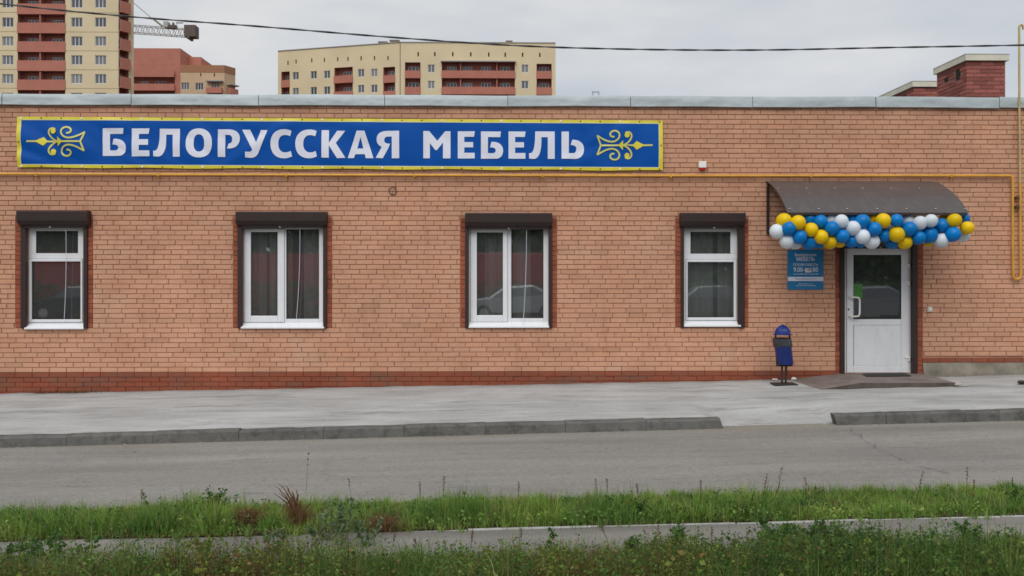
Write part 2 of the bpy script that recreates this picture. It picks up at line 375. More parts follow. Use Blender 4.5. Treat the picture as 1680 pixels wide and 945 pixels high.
# far buildings
M['cream'] = simple('cream_facing', srgb(203, 187, 155), 0.9, 0.06, 0.25)
M['creamline'] = simple('facade_joint', srgb(150, 132, 102), 0.9, 0.06)
M['terracotta'] = simple('terracotta_brick', srgb(168, 108, 93), 0.9, 0.08, 0.5)
M['loggia'] = simple('loggia_brick', srgb(166, 106, 94), 0.9, 0.08, 0.5)
M['sandy'] = simple('sandy_brick', srgb(186, 160, 132), 0.9, 0.06, 0.3)
M['sandstripe'] = simple('brown_band', srgb(150, 106, 80), 0.9, 0.06)
M['farframe'] = simple('far_white_frame', (0.62, 0.64, 0.68), 0.5, 0.04)
t = NT('far_glass'); M['farglass'] = t.done(t.ramp(t.rnd(), [(0.0, (0.05, 0.055, 0.065)), (0.7, (0.10, 0.105, 0.115)), (1.0, (0.20, 0.20, 0.20))]), 0.15, spec=0.6)
M['dark'] = simple('dark_void', (0.012, 0.010, 0.010), 0.9)
M['rooflight'] = simple('grey_roof_sheet', srgb(150, 148, 145), 0.7, 0.08)
M['crane'] = simple('crane_steel', (0.22, 0.20, 0.18), 0.6, 0.2)
M['cranebox'] = simple('crane_grey', (0.34, 0.34, 0.33), 0.6, 0.1)
M['craneweight'] = simple('crane_concrete', (0.10, 0.075, 0.065), 0.8, 0.2)
# vegetation
def leaf_mat(name, stops, patch):
    t = NT(name)
    c = t.ramp(t.rnd(), stops)
    c = t.mix(t.ramp(t.noise(1.7, detail=3), [(0.42, 0.0), (0.62, 0.85)]), c, t.mix(1.0, c, patch, 'MULTIPLY'))
    t.b.inputs['Specular IOR Level'].default_value = 0.25
    tl = t.n('ShaderNodeBsdfTranslucent'); t.l(c, tl.inputs[0])
    m = t.done(c, 0.6, spec=0.25)
    mx = t.n('ShaderNodeMixShader'); mx.inputs[0].default_value = 0.42
    t.l(t.b.outputs[0], mx.inputs[1]); t.l(tl.outputs[0], mx.inputs[2]); t.l(mx.outputs[0], t.t.nodes['Material Output'].inputs['Surface'])
    return m
M['grass'] = leaf_mat('green_grass', [(0.0, (0.095, 0.18, 0.032)), (0.35, (0.21, 0.35, 0.055)), (0.7, (0.31, 0.47, 0.095)), (0.86, (0.42, 0.50, 0.16)), (0.94, (0.33, 0.27, 0.13)), (1.0, (0.22, 0.14, 0.075))], (0.55, 0.70, 0.75))
M['foregrass'] = leaf_mat('rank_grass', [(0.0, (0.05, 0.105, 0.022)), (0.4, (0.12, 0.22, 0.04)), (0.75, (0.21, 0.33, 0.07)), (0.88, (0.32, 0.36, 0.13)), (0.96, (0.30, 0.22, 0.11)), (1.0, (0.18, 0.11, 0.06))], (0.45, 0.55, 0.6))
M['nearleaf'] = leaf_mat('weed_leaf', [(0.0, (0.05, 0.115, 0.025)), (0.5, (0.115, 0.22, 0.042)), (0.86, (0.19, 0.32, 0.07)), (0.96, (0.25, 0.23, 0.09)), (1.0, (0.20, 0.12, 0.07))], (1.5, 1.0, 0.9))
M['plant'] = leaf_mat('plant_leaf', [(0.0, (0.038, 0.095, 0.025)), (1.0, (0.11, 0.20, 0.055))], (0.8, 0.9, 0.8))
M['palegreen'] = leaf_mat('pale_leaf', [(0.0, (0.10, 0.16, 0.08)), (1.0, (0.22, 0.28, 0.14))], (0.8, 0.9, 0.8))
M['hay'] = leaf_mat('dry_grass', [(0.0, (0.10, 0.06, 0.03)), (0.6, (0.22, 0.13, 0.06)), (1.0, (0.34, 0.23, 0.11))], (0.75, 0.7, 0.7))
M['drystem'] = leaf_mat('dry_stem', [(0.0, (0.095, 0.045, 0.026)), (1.0, (0.20, 0.10, 0.055))], (0.9, 0.9, 0.9))

# ------------------------------------------------------------------ ground, pavement, road, path
ZR = -0.17
mb = MB(); mb.grid(lambda x, y: (x, y, gz(x) - 0.26), [-700, -200, -60, -10.5, 10.5, 60, 200, 700], [-90, -20, 20, 100, 300, 700], smooth=False)
tag(mb.build('ground', M['soil']), kind='structure')
KL, KR = G(0, 735, ZR), G(1680, 690, ZR)
KE = (KR - KL); KLEN = KE.length; KD = Vector((KE.x, KE.y)).normalized(); KN = Vector((-KD.y, KD.x))    # along the kerb, towards the wall
def kp(s, off, z): # point s metres along the kerb foot, off metres towards the wall
    q = Vector((KL.x, KL.y)) + KD * s + KN * off
    return Vector((q.x, q.y, gz(q.x) + z))
def ks(px):       # distance along the kerb of a photo column
    lo, hi = 0.0, KLEN
    py = 735 + (690 - 735) * px / 1680
    q = G(px, py, ZR); return (Vector((q.x, q.y)) - Vector((KL.x, KL.y))).dot(KD)
GAP0, GAP1 = ks(1192), ks(1375)
def ky(x): s = (x - KL.x) / KD.x; return KL.y + KD.y * s
def pave_z(x, y):
    f = max(0.0, min(1.0, y / ky(x)))
    z = gz(x) - 0.05 * f + 0.004 * math.sin(x * 1.3 + y) * math.sin(y * 2.1 + 0.7 * x) + 0.002 * math.sin(5 * x + 2 * y) + 0.0025 * math.sin(11 * x - 5 * y)
    if f > 0.5:
        s = (x - KL.x) / KD.x
        g = max(0.0, min(1.0, (s - GAP0 + 0.22) / 0.22)) * max(0.0, min(1.0, (GAP1 + 0.22 - s) / 0.22))
        k = (f - 0.5) / 0.5; k = k * k * (3 - 2 * k)
        z -= g * k * (0.136 + 0.006 * math.sin(x * 9) + 0.004 * math.sin(x * 23))
    # the ground lies lower and ragged right at the wall foot on the left
    if y > -0.28 and x < 2: z += 0.022 * (1 - min(1, -y / 0.28)) * min(1, (2 - x) / 6); z -= 0.014 * (1 - min(1, -y / 0.28)) * (0.6 + 0.25 * math.sin(x * 1.1) + 0.15 * math.sin(x * 5.3)) * min(1, (2 - x) / 2)
    return z
mb = MB()
def pv(x, f):
    yb = ky(x) + 0.145
    s = (x - KL.x) / KD.x
    yb -= 0.16 * max(0.0, min(1.0, (s - GAP0 + 0.02) / 0.05)) * max(0.0, min(1.0, (GAP1 + 0.02 - s) / 0.05))
    y = 0.02 + (yb - 0.02) * f
    return (x, y, pave_z(x, y))
mb.grid(pv, np.linspace(-10.5, 10.5, 421), np.linspace(1, 0, 33))
PAV = tag(mb.build('pavement', M['pave']), kind='structure')
# kerb stones
joints = [ks(p) for p in (530, 663, 797, 928, 1060, 1190)]
L = [(joints[0] - (k + 1) * 0.98, joints[0] - k * 0.98) for k in range(8)][::-1] + list(zip(joints[:-1], joints[1:]))
Rr = [ks(1377), ks(1455), ks(1585)]; Rr += [Rr[-1] + 0.98 * (k + 1) for k in range(4)]
L += list(zip(Rr[:-1], Rr[1:]))
for k, (a, b) in enumerate(L):
    mb = MB(); a += 0.002; b -= 0.002; dz = random.uniform(-0.006, 0.004); dy = random.uniform(-0.005, 0.005)
    ends = (a, b)
    cut = -0.05 if k == 12 else 0.0       # last stone before the crossing ends on a slant
    rng = [a + (b - a) * q / 4 for q in range(5)]
    vs = []
    for i, s in enumerate(rng):
        top = 0.126 + dz + random.uniform(-0.006, 0.004) - (0.0 if k not in (12, 13) else 0.004)
        s2 = s + (cut if i == 4 else 0)
        if k == 13 and i == 0: s2 = s - 0.05
        vs += [kp(s, dy, ZR - 0.06), kp(s2, dy + 0.022, ZR + top - 0.02), kp(s2, dy + 0.04, ZR + top), kp(s2, dy + 0.155, ZR + top + 0.004), kp(s, dy + 0.16, ZR - 0.06)]
    fs = []
    for i in range(4):
        for j in range(4): fs.append((i*5+j, (i+1)*5+j, (i+1)*5+j+1, i*5+j+1))
    fs += [(0,1,2,3,4), (24,23,22,21,20)]
    mb.add(vs, fs); mb.build('kerb_stone', M['kerb'], PAV)
# road
mb = MB()
mb.grid(lambda s, t: kp(s, t, ZR + 0.010 * math.sin(s * 0.9) * math.sin(t * 1.7) - (0.03 if t < -3.6 else 0)), np.linspace(-3, KLEN + 3, 90), np.linspace(-4.1, 0.16, 22))
ROAD = tag(mb.build('road', M['road']), kind='structure')
def crack(pts, w, parent, name='crack', mat='ink'):
    mb = MB(); vs = []; n = len(pts); out = []
    for i in range(n - 1):
        a, b = Vector(pts[i]), Vector(pts[i+1])
        for k in range(5): out.append(a.lerp(b, k / 5) + Vector((random.uniform(-.03, .03), random.uniform(-.02, .02), 0)))
    out.append(Vector(pts[-1]))
    for i, p in enumerate(out):
        ww = w * random.uniform(0.12, 1.0) * (0.3 if i in (0, len(out)-1) else 1)
        vs += [p + Vector((0, -ww, 0.0)), p + Vector((0, ww, 0.0))]
    mb.add(vs, [(2*i, 2*i+2, 2*i+3, 2*i+1) for i in range(len(out)-1)])
    return mb.build(name, M[mat], parent)
crk = [G(px, py, ZR + 0.014) for px, py in ((1392, 702), (1408, 712), (1432, 730), (1465, 747), (1488, 758), (1512, 766), (1560, 776))]
crack(crk, 0.011, ROAD)
crack([G(px, py, ZR + 0.014) for px, py in ((48, 743), (130, 742), (210, 741), (262, 739))], 0.006, ROAD)
crack([G(px, py, ZR + 0.014) for px, py in ((0, 752), (60, 757), (150, 753))], 0.004, ROAD)
# path
ZP = -0.15
PL, PRt = G(0, 889, ZP), G(1680, 848, ZP)
PD = Vector((PRt.x - PL.x, PRt.y - PL.y)).normalized(); PN = Vector((-PD.y, PD.x)); PLEN = Vector((PRt.x - PL.x, PRt.y - PL.y)).length
def pp(s, off, z):
    q = Vector((PL.x, PL.y)) + PD * s + PN * off; return Vector((q.x, q.y, gz(q.x) + z))
mb = MB(); mb.grid(lambda s, t: pp(s, t, ZP + 0.004 * math.sin(3 * s)), np.linspace(-3, PLEN + 3, 60), np.linspace(-0.82, 0.0, 6))
PATH = tag(mb.build('footpath', M['path']), kind='structure')
M['edging'] = simple('pale_edging', (0.33, 0.33, 0.315), 0.9, 0.3, 6, 0.4)
s = -2.6
while s < PLEN + 2.6:
    mb = MB(); a, b = s + 0.004, s + 0.996; dz = random.uniform(-0.006, 0.006); d2 = random.uniform(-0.006, 0.006)
    q_ = pp(s + 0.5, 0, 0).x
    if q_ < -1.6: dz -= 0.02; d2 -= 0.02
    elif q_ < -0.6: dz -= 0.02; d2 -= 0.004
    elif random.random() < 0.3: dz -= 0.006; d2 -= 0.010
    
    mb.hexa([pp(a, 0.0 + dz*.5, ZP - 0.1), pp(b, d2*.5, ZP - 0.1), pp(b, 0.028, ZP - 0.1), pp(a, 0.028, ZP - 0.1), pp(a, 0.0 + dz*.5, ZP + 0.008 + dz), pp(b, d2*.5, ZP + 0.008 + d2), pp(b, 0.028, ZP + 0.009 + d2), pp(a, 0.028, ZP + 0.009 + dz)])
    mb.build('edging_stone', M['edging'], PATH, bevel=0.006); s += 1.0
# soil under the verge and in the foreground
def bumpy(x, y): return 0.007 * math.sin(7.1 * x + 3 * y) * math.sin(5.3 * y - 2 * x) + 0.005 * math.sin(17 * x) * math.cos(13 * y)
mb = MB()
mb.grid(lambda s, t: pp(s, 0.06 + t, -0.152 + 0.02 * math.sin(min(1, t / 0.72) * math.pi) + bumpy(s, t) - (0.05 if t > 0.8 else 0)), np.linspace(-3, PLEN + 3, 160), np.linspace(0, 0.86, 12))
tag(mb.build('verge_soil', M['soil']), kind='structure')
mb = MB()
mb.grid(lambda s, t: pp(s, -0.72 - t, -0.165 + 0.015 * min(1, t / 0.3) + bumpy(s, t)), np.linspace(-3, PLEN + 3, 160), np.linspace(0, 3.6, 40))
tag(mb.build('foreground_soil', M['soil']), kind='structure')

# ------------------------------------------------------------------ the shop building
W = WALL
SHOP = empty('shop_building', (0, 0, 0))
tag(SHOP, 'long single-storey sand brick shop with a grey metal roof edge and four shuttered windows', 'building')
X0, X1 = -9.75, 9.75
ZPL = W.z(609.5)                      # top of the red plinth
ZTOP = W.z(171)
# openings: (frame x0,x1, top y, frame bottom y, sill bottom y, shutter box x0,x1,y0,y1, jamb outer left/right)
WIN = [dict(f=(43.5, 136.5, 371.4, 531), sill=(39.7, 137, 539.6), box=(27, 143, 346.5, 370.5), jl=(25.5, 41), jr=(137, 152), gl=(33.5, 42.5), gr=(136.5, 143),
            panes=[(59.7, 128.6, 379, 415.5), (53, 133.2, 429.2, 524)], sash=[(47.5, 136, 425, 529)], cord=(108, 105), curt=[]),
       dict(f=(397.6, 530, 372.5, 531), sill=(395, 531.8, 538.8), box=(386.5, 534.8, 347.5, 370.3), jl=(382.7, 397), jr=(530.5, 544.4), gl=(389.5, 397), gr=(530, 536),
            panes=[(412.2, 456, 380.6, 518), (470, 523.6, 376.2, 523)], sash=[(401, 467, 374.5, 529)], cord=(492, 486), curt=[(398, 440), (444, 464), (470, 482), (500, 532)]),
       dict(f=(769, 900, 373.8, 530.5), sill=(769, 901, 538), box=(763, 906, 349.2, 372.2), jl=(755.6, 769), jr=(900, 913.4), gl=(763, 769), gr=(900, 906),
            panes=[(782.4, 825, 381.2, 517), (838.8, 891.5, 375.8, 522)], sash=[(771.5, 833, 375.5, 528.5)], cord=(864, 858), curt=[(796, 828), (842, 870)]),
       dict(f=(1122, 1211.8, 372, 529), sill=(1122.4, 1215.6, 536.6), box=(1117.4, 1223.4, 348.6, 370.8), jl=(1108.3, 1121), jr=(1212, 1227.5), gl=(1117.4, 1122.5), gr=(1211, 1222),
            panes=[(1132.7, 1198, 380.5, 416.2), (1127.8, 1203.3, 430, 520.8)], sash=[(1125, 1208.5, 426.5, 526)], cord=None, curt=[(1124, 1168), (1176, 1210)])]
DOOR = dict(f=(1386, 1497, 403.5, 612.5), jl=(1371, 1386), jr=(1497, 1513.7), gl=(1378.6, 1386), gr=(1497, 1505.8), box=(1377, 1507, 377, 403.5))
holes = []; blocked = []; jamb_cols = []
for q in WIN:
    a, b = W.u(q['f'][0]), W.u(q['f'][1]); zt, zb = W.z(360), W.z(q['sill'][2] - 2)
    holes.append((a, b, zb, zt, 0.30))
    ja, jb = W.u(q['jl'][0]), W.u(q['jr'][1]); jt, jbz = W.z(357, ), W.z(536.5)
    blocked.append((ja, jb, jbz, jt)); jamb_cols += [(ja, a, jbz, jt), (b, jb, jbz, jt)]
a, b = W.u(DOOR['f'][0]), W.u(DOOR['f'][1]); zb, zt = W.z(612.5, 1440), W.z(392)
holes.append((a, b, zb, zt, 0.30)); ja, jb = W.u(DOOR['jl'][0]), W.u(DOOR['jr'][1])
blocked.append((ja, jb, -0.2, W.z(384))); jamb_cols += [(ja, a, zb - 0.03, W.z(384)), (b, jb, zb - 0.03, W.z(384))]
mb = MB(W); mb.holes(X0, X1, -0.45, ZTOP + 0.12, holes, 0.011)
WALLO = mb.build('wall', M['mortar'], SHOP)
# sand bricks
CO = (ZTOP - ZPL) / 55.0; BL, JO = 0.26, 0.009
ZRT = W.z(586.5, 1600)      # right of the door the red course sits higher
XRT = jb
full = []; rest = MB(W)
for r in range(55):
    z0 = ZPL + r * CO + JO / 2; z1 = ZPL + (r + 1) * CO - JO / 2; zc = (z0 + z1) / 2
    iv = [(X0, X1)]
    for (p, q, c, d) in blocked:
        if c < zc < d:
            iv = [s for (u, v) in iv for s in ((u, min(v, p)), (max(u, q), v)) if s[1] - s[0] > 0.03]
    ph = (0.13 if r % 2 else 0.0) + random.choice((0, 0, 0.0, 0.065, -0.05)) + 0.02 * math.sin(r * 1.7) + r * 0.004
    for (u, v) in iv:
        x = X0 - 0.26 + ph
        while x < v:
            p, q = max(x, u) + JO / 2, min(x + BL, v) - JO / 2
            if q - p > 0.02:
                if not (p > XRT - 0.02 and zc < ZRT):
                    dy = random.uniform(-0.0035, 0.002); du = random.uniform(-0.002, 0.002)
                    if q - p > BL - JO - 0.001: full.append((p + du, z0, dy))
                    else: rest.brick(p, q, z0, z1, dy)
            x += BL
def hidden(p, z):
    u, v = p + 0.125, z + 0.03
    if W.u(24) < u < W.u(1090) and W.z(290) < v < W.z(188): return True
    if W.u(1250) < u < W.u(1600) and W.z(478) < v < W.z(295): return True
    return any(c < v < d + 0.1 and p0 - 0.26 < u < q0 + 0.26 for (p0, q0, c, d) in blocked)
full.sort(key=lambda t: (hidden(t[0], t[1]), (t[0] + 0.125 - 0.0) ** 2 + (t[1] - CH) ** 2))
bm1 = MB(); bm1.brick(-(BL - JO) / 2, (BL - JO) / 2, 0, CO - JO, 0.0)
b0 = bm1.build('brick', M['brick'], WALLO)
for k, (p, z, dy) in enumerate(full):
    loc = Vector((p + (BL - JO) / 2, dy + 0.007, z))
    if k == 0: b0.location = loc - WP['wall']
    elif k < 300: copy_at(b0, loc, WALLO)
    else: rest.brick(p, p + BL - JO, z, z + CO - JO, dy)
tag(rest.build('brick_courses', M['brick'], WALLO), kind='stuff')
# red jamb bricks (one shared mesh per column)
for (p, q, c, d) in jamb_cols:
    n = round((d - c) / CO); h = (d - c) / n
    t0 = MB(); t0.brick(-(q - p) / 2 + 0.004, (q - p) / 2, 0.004, h - 0.004, 0.0)
    src = None
    for k in range(n):
        loc = Vector(((p + q) / 2, random.uniform(0.003, 0.009), c + k * h))
        if src is None:
            src = t0.build('jamb_brick', M['redbrick'], WALLO); WP[src.name] = loc; src.location = loc - WP['wall']
        else: copy_at(src, loc, WALLO)
# red plinth: three courses down to the pavement, left of the door
src = None; hp = CO
for r in range(5):
    z1 = ZPL - r * hp - 0.003; z0 = ZPL - (r + 1) * hp + 0.003
    x = X0 + (0.13 if r % 2 else 0) - 0.26
    while x < W.u(1371):
        p, q = max(x, X0), min(x + BL, W.u(1371))
        if q - p > 0.05 and z1 > gz(p) - 0.14:
            if src is None:
                t0 = MB(); t0.brick(-(BL - 0.006) / 2, (BL - 0.006) / 2, 0, hp - 0.006, 0.0)
                src = t0.build('plinth_brick', M['plinth'], WALLO)
                loc = Vector((p + BL / 2, 0.003, z0)); WP[src.name] = loc; src.location = loc - WP['wall']
            else:
                o = copy_at(src, Vector(((p + q) / 2, random.uniform(-0.006, 0.004), z0)), WALLO)
                if q - p < BL - 0.01: o.scale.x = (q - p - 0.008) / (BL - 0.008)
        x += BL
mb = MB(); mb.box(X0, W.u(1371) - 0.004, 0.0065, 0.0105, -0.4, ZPL - 0.003); mb.build('plinth_backing', M['plinth'], WALLO)
# right of the door: one red course over a rough concrete base
x = XRT
while x < X1:
    t1 = min(x + BL, X1); o = copy_at(src, Vector(((x + t1) / 2, 0.002, ZRT - 0.078)), WALLO); o.scale.x = (t1 - x - 0.008) / (BL - 0.008); x += BL
mb = MB(W)
nb = 40; zc_t = ZRT - 0.082
mb.grid(lambda u, k: (u, (-0.03 if k < 0.7 else -0.022 + 0.03 * (k - 0.7)) + 0.006 * math.sin(9 * u + 4 * k), -0.15 + (zc_t + 0.15) * min(1, k / 0.9) - (0 if k < 0.95 else 0.0)) if k < 0.95 else (u, 0.012, zc_t + 0.002), np.linspace(XRT + 0.002, X1, 50), [0, 0.3, 0.6, 0.9, 1.0])
mb.build('concrete_base', M['concrete'], SHOP)
# shell: roof, ends, back, inner room
mb = MB(); mb.box(X0, X1, 0.16, 9.0, ZTOP + 0.04, ZTOP + 0.11); mb.build('roof', M['roofing'], SHOP)
mb = MB(); mb.box(X0, X0 + 0.25, 0.32, 8.75, -0.4, ZTOP + 0.02); mb.build('end_wall', M['redbrick'], SHOP)
mb = MB(); mb.box(X1 - 0.25, X1, 0.32, 8.75, -0.4, ZTOP + 0.02); mb.build('end_wall', M['redbrick'], SHOP)
mb = MB(); mb.box(X0, X1, 8.76, 9.0, -0.4, ZTOP + 0.02); mb.build('rear_wall', M['redbrick'], SHOP)
mb = MB(); mb.box(X0 + 0.26, X1 - 0.26, 0.33, 8.7, 0.05, 0.18); mb.build('inner_floor', M['interior'], SHOP)
mb = MB(); mb.box(X0 + 0.26, X1 - 0.26, 4.5, 4.6, 0.19, ZTOP - 0.1); mb.build('inner_wall', M['interior'], SHOP)
mb = MB(W); mb.holes(X0 + 0.255, X1 - 0.255, 0.19, ZTOP, [h[:4] + (0.01,) for h in holes], 0.312); mb.build('inner_lining', M['interior'], SHOP)

def ring(mb, a, b, c, d, t, y0, y1, tb=None, tt=None):      # rectangular frame a..b, c..d with member widths
    tb = t if tb is None else tb; tt = t if tt is None else tt
    mb.box(a, a + t, y0, y1, c, d); mb.box(b - t, b, y0, y1, c, d); mb.box(a + t, b - t, y0, y1, c, c + tb); mb.box(a + t, b - t, y0, y1, d - tt, d)
def frame_around(mb, out, inn, y0, y1):
    (a, b, c, d), (p, q, r, s) = out, inn
    mb.box(a, p, y0, y1, c, d); mb.box(q, b, y0, y1, c, d); mb.box(p, q, y0, y1, c, r); mb.box(p, q, y0, y1, s, d)
def px_rect(x0, x1, ytop, ybot, dep=0.0): return (W.u(x0, dep), W.u(x1, dep), W.z(ybot, (x0+x1)/2, dep), W.z(ytop, (x0+x1)/2, dep))
def shutter(q, parent):
    u0, u1 = W.u(q['box'][0], -0.14), W.u(q['box'][1], -0.14); zt, zb = W.z(q['box'][2], 840, -0.14), W.z(q['box'][3], 840, -0.14)
    mb = MB(); h = zt - zb
    prof = [(0.0, zb), (-0.06, zb - 0.005), (-0.10, zb + 0.02), (-0.145, zb + 0.075), (-0.15, zt - 0.012), (-0.14, zt), (0.0, zt)]
    vs = [(u, y, z) for u in (u0, u1) for (y, z) in prof]; n = len(prof)
    mb.add(vs, [(i, i+1, n+i+1, n+i) for i in range(n-1)] + [tuple(range(n))[::-1], tuple(range(n, 2*n))])
    mb.build('shutter_box', M['brown'], parent)
    mb = MB(); mb.box(u0 + 0.06, u1 - 0.06, -0.052, -0.03, zb - 0.035, zb - 0.006); mb.build('shutter_slat', M['brown'], parent)
    mb = MB(); c = W.u((q['box'][0] + q['box'][1]) / 2); mb.lathe([(0.012, 0), (0.012, 0.012), (0.004, 0.016)], (c, -0.052, zb - 0.02), 8, axis='y'); mb.build('shutter_lock', M['plasticgrey'], parent)
    for g in (q['gl'], q['gr']):
        a, b = W.u(g[0], -0.03), W.u(g[1], -0.03)
        zz = W.z(538 if 'sill' in q else 612, g[0])
        mb = MB(); mb.box(a, b, -0.032, 0.03, zz, zb + 0.01); mb.build('guide_rail', M['brown'], parent, bevel=0.004)
for q in WIN:
    FD = 0.075
    out = px_rect(*q['f'], dep=FD)
    ins = [px_rect(*p, dep=FD + 0.012) for p in q['panes']]
    mb = MB()
    a, b, c, d = out; d += 0.05
    two = len(q['sash']) and q['panes'][0][3] < 420
    if two:   # transom light over a tall sash
        (p1, q1, r1, s1), (p2, q2, r2, s2) = ins
        mb.box(a, p1 - 0.0, FD, FD + 0.07, r1, d); mb.box(q1, b, FD, FD + 0.07, r1, d); mb.box(p1, q1, FD, FD + 0.07, s1, d)
        zs = s2 + 0.045
        mb.box(a, b, FD, FD + 0.07, zs, r1)
        sp = px_rect(*q['sash'][0], dep=FD)
        mb.box(a, sp[0], FD, FD + 0.07, c, zs); mb.box(sp[1], b, FD, FD + 0.07, c, zs); mb.box(sp[0], sp[1], FD, FD + 0.07, c, sp[2])
        wo = mb.build('window', M['pvc'], SHOP, bevel=0.006)
        mb = MB(); frame_around(mb, (sp[0] + 0.003, sp[1] - 0.003, sp[2] + 0.003, zs - 0.004), ins[1], FD - 0.016, FD + 0.05); mb.build('sash', M['pvc'], wo, bevel=0.008)
    else:     # opening casement beside a fixed light
        (p1, q1, r1, s1), (p2, q2, r2, s2) = ins
        sp = px_rect(*q['sash'][0], dep=FD)
        mb.box(a, sp[0], FD, FD + 0.07, c, d); mb.box(sp[0], sp[1], FD, FD + 0.07, c, sp[2]); mb.box(sp[0], sp[1], FD, FD + 0.07, sp[3], d)
        mb.box(sp[1], p2, FD, FD + 0.07, c, d); mb.box(q2, b, FD, FD + 0.07, c, d); mb.box(p2, q2, FD, FD + 0.07, c, r2); mb.box(p2, q2, FD, FD + 0.07, s2, d)
        wo = mb.build('window', M['pvc'], SHOP, bevel=0.006)
        mb = MB(); frame_around(mb, (sp[0] + 0.003, sp[1] - 0.003, sp[2] + 0.003, sp[3] - 0.003), ins[0], FD - 0.016, FD + 0.05); mb.build('sash', M['pvc'], wo, bevel=0.008)
    for (p, qq, r, s) in ins:
        mb = MB(); mb.box(p - 0.01, qq + 0.01, FD + 0.026, FD + 0.030, r - 0.01, s + 0.01); mb.build('pane', M['glass'], wo)
        mb = MB(); frame_around(mb, (p - 0.002, qq + 0.002, r - 0.002, s + 0.002), (p + 0.006, qq - 0.006, r + 0.006, s - 0.006), FD + 0.004, FD + 0.024); mb.build('gasket', M['rubber'], wo)
    # sloping white sill
    su0, su1 = W.u(q['sill'][0], -0.04), W.u(q['sill'][1], -0.04); zb = W.z(q['sill'][2], 840, -0.04)
    mb = MB(); mb.hexa([(su0, -0.045, zb), (su1, -0.045, zb), (su1, FD + 0.01, zb + 0.055), (su0, FD + 0.01, zb + 0.055), (su0, -0.045, zb + 0.022), (su1, -0.045, zb + 0.022), (su1, FD - 0.002, zb + 0.086), (su0, FD - 0.002, zb + 0.086)]); mb.build('sill', M['pvc'], wo, bevel=0.004)
    shutter(q, wo)
    if q['cord']:
        x0, x1 = W.u(q['cord'][0], -0.02), W.u(q['cord'][1], -0.02); z0, z1 = W.z(371), W.z(q['f'][3] + (8 if q['cord'][0] > 800 else -5))
        mb = MB(); mb.tube([(x0 + (x1 - x0) * k * k, -0.02 + 0.02 * math.sin(3 * k), z0 + (z1 - z0) * k) for k in np.linspace(0, 1, 10)], 0.0035, 5); mb.build('pull_cord', M['white'], wo)
    for (c0, c1) in q['curt']:
        u0, u1 = W.u(c0, 0.4), W.u(c1, 0.4); mb = MB(); zt, zb = W.z(360), W.z(540)
        ph = random.random() * 6
        mb.grid(lambda u, z: (u, 0.34 + 0.030 * math.sin(u * 62 + ph) + 0.015 * math.sin(u * 31), z), np.linspace(u0, u1, 24), [zb, zt]); mb.build('curtain', M['curtain'], wo)
# the door
q = DOOR; FD = 0.06
a, b, c, d = px_rect(*q['f'], dep=FD); d += 0.08
la, lb = W.u(1388.5, FD), W.u(1491, FD)
mb = MB(); mb.box(a, la, FD, FD + 0.08, c, d); mb.box(lb, b, FD, FD + 0.08, c, d); mb.box(la, lb, FD, FD + 0.08, W.z(406, 1440, FD), d)
DO = mb.build('door', M['pvc'], SHOP, bevel=0.006)
gl = px_rect(1400, 1478.5, 418, 523.6, FD - 0.01); pn = px_rect(1401, 1478.5, 533.5, 600, FD - 0.01)
zt = W.z(406.3, 1440, FD); zbm = c + 0.012
mb = MB(); y0, y1 = FD - 0.016, FD + 0.055
mb.box(la + 0.003, gl[0], y0, y1, zbm, zt); mb.box(gl[1], lb - 0.003, y0, y1, zbm, zt); mb.box(gl[0], gl[1], y0, y1, gl[3], zt); mb.box(gl[0], gl[1], y0, y1, pn[3], gl[2]); mb.box(gl[0], gl[1], y0, y1, zbm, pn[2])
mb.build('door_leaf', M['pvc'], DO, bevel=0.006)
mb = MB(); mb.box(gl[0] - 0.01, gl[1] + 0.01, FD + 0.014, FD + 0.018, gl[2] - 0.01, gl[3] + 0.01); mb.build('pane', M['glass'], DO)
mb = MB(); frame_around(mb, (gl[0] - 0.002, gl[1] + 0.002, gl[2] - 0.002, gl[3] + 0.002), (gl[0] + 0.006, gl[1] - 0.006, gl[2] + 0.006, gl[3] - 0.006), FD - 0.01, FD + 0.012); mb.build('gasket', M['rubber'], DO)
mb = MB(); mb.box(pn[0] + 0.002, pn[1] - 0.002, y0 + 0.006, y1 - 0.01, pn[2] + 0.002, pn[3] - 0.002); mb.build('door_panel', M['pvc'], DO, bevel=0.003)
hx0, hx1 = W.u(1394), W.u(1408.5); hz0, hz1 = W.z(519.5), W.z(488)
mb = MB(); pts = [(hx0, y0, hz1), (hx0, y0 - 0.07, hz1)]
pts = [(hx0, y0, hz1), (hx0 + 0.01, y0 - 0.05, hz1), (hx0 + 0.07, y0 - 0.085, hz1), (hx1 - 0.02, y0 - 0.09, hz1 - 0.005), (hx1, y0 - 0.09, hz1 - 0.04), (hx1, y0 - 0.09, hz0 + 0.04), (hx1 - 0.02, y0 - 0.09, hz0 + 0.005), (hx0 + 0.07, y0 - 0.085, hz0), (hx0 + 0.01, y0 - 0.05, hz0), (hx0, y0, hz0)]
mb.tube(pts, 0.014, 10); mb.build('handle', M['plasticwhite'], DO)
mb = MB(); mb.lathe([(0.014, 0), (0.014, 0.008), (0.006, 0.01)], (W.u(1394), y0, W.z(508)), 10, axis='y'); mb.build('lock', M['darkmetal'], DO)
for py in (435, 463, 588):
    mb = MB(); x = W.u(1491.5); z = W.z(py)
    mb.box(x - 0.055, x + 0.012, y0 - 0.014, y0 - 0.001, z - 0.012, z + 0.018); mb.lathe([(0.013, -0.055), (0.013, 0.02)], (x + 0.012, y0 - 0.02, z), 10); mb.build('hinge', M['plasticwhite'], DO)
shutter(q, DO)
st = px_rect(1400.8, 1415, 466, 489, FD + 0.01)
mb = MB(); mb.box(st[0], st[1], FD + 0.009, FD + 0.0125, st[2], st[3]); mb.build('green_glass_patch', M['green'], DO)  # flat green patch set against the door glass
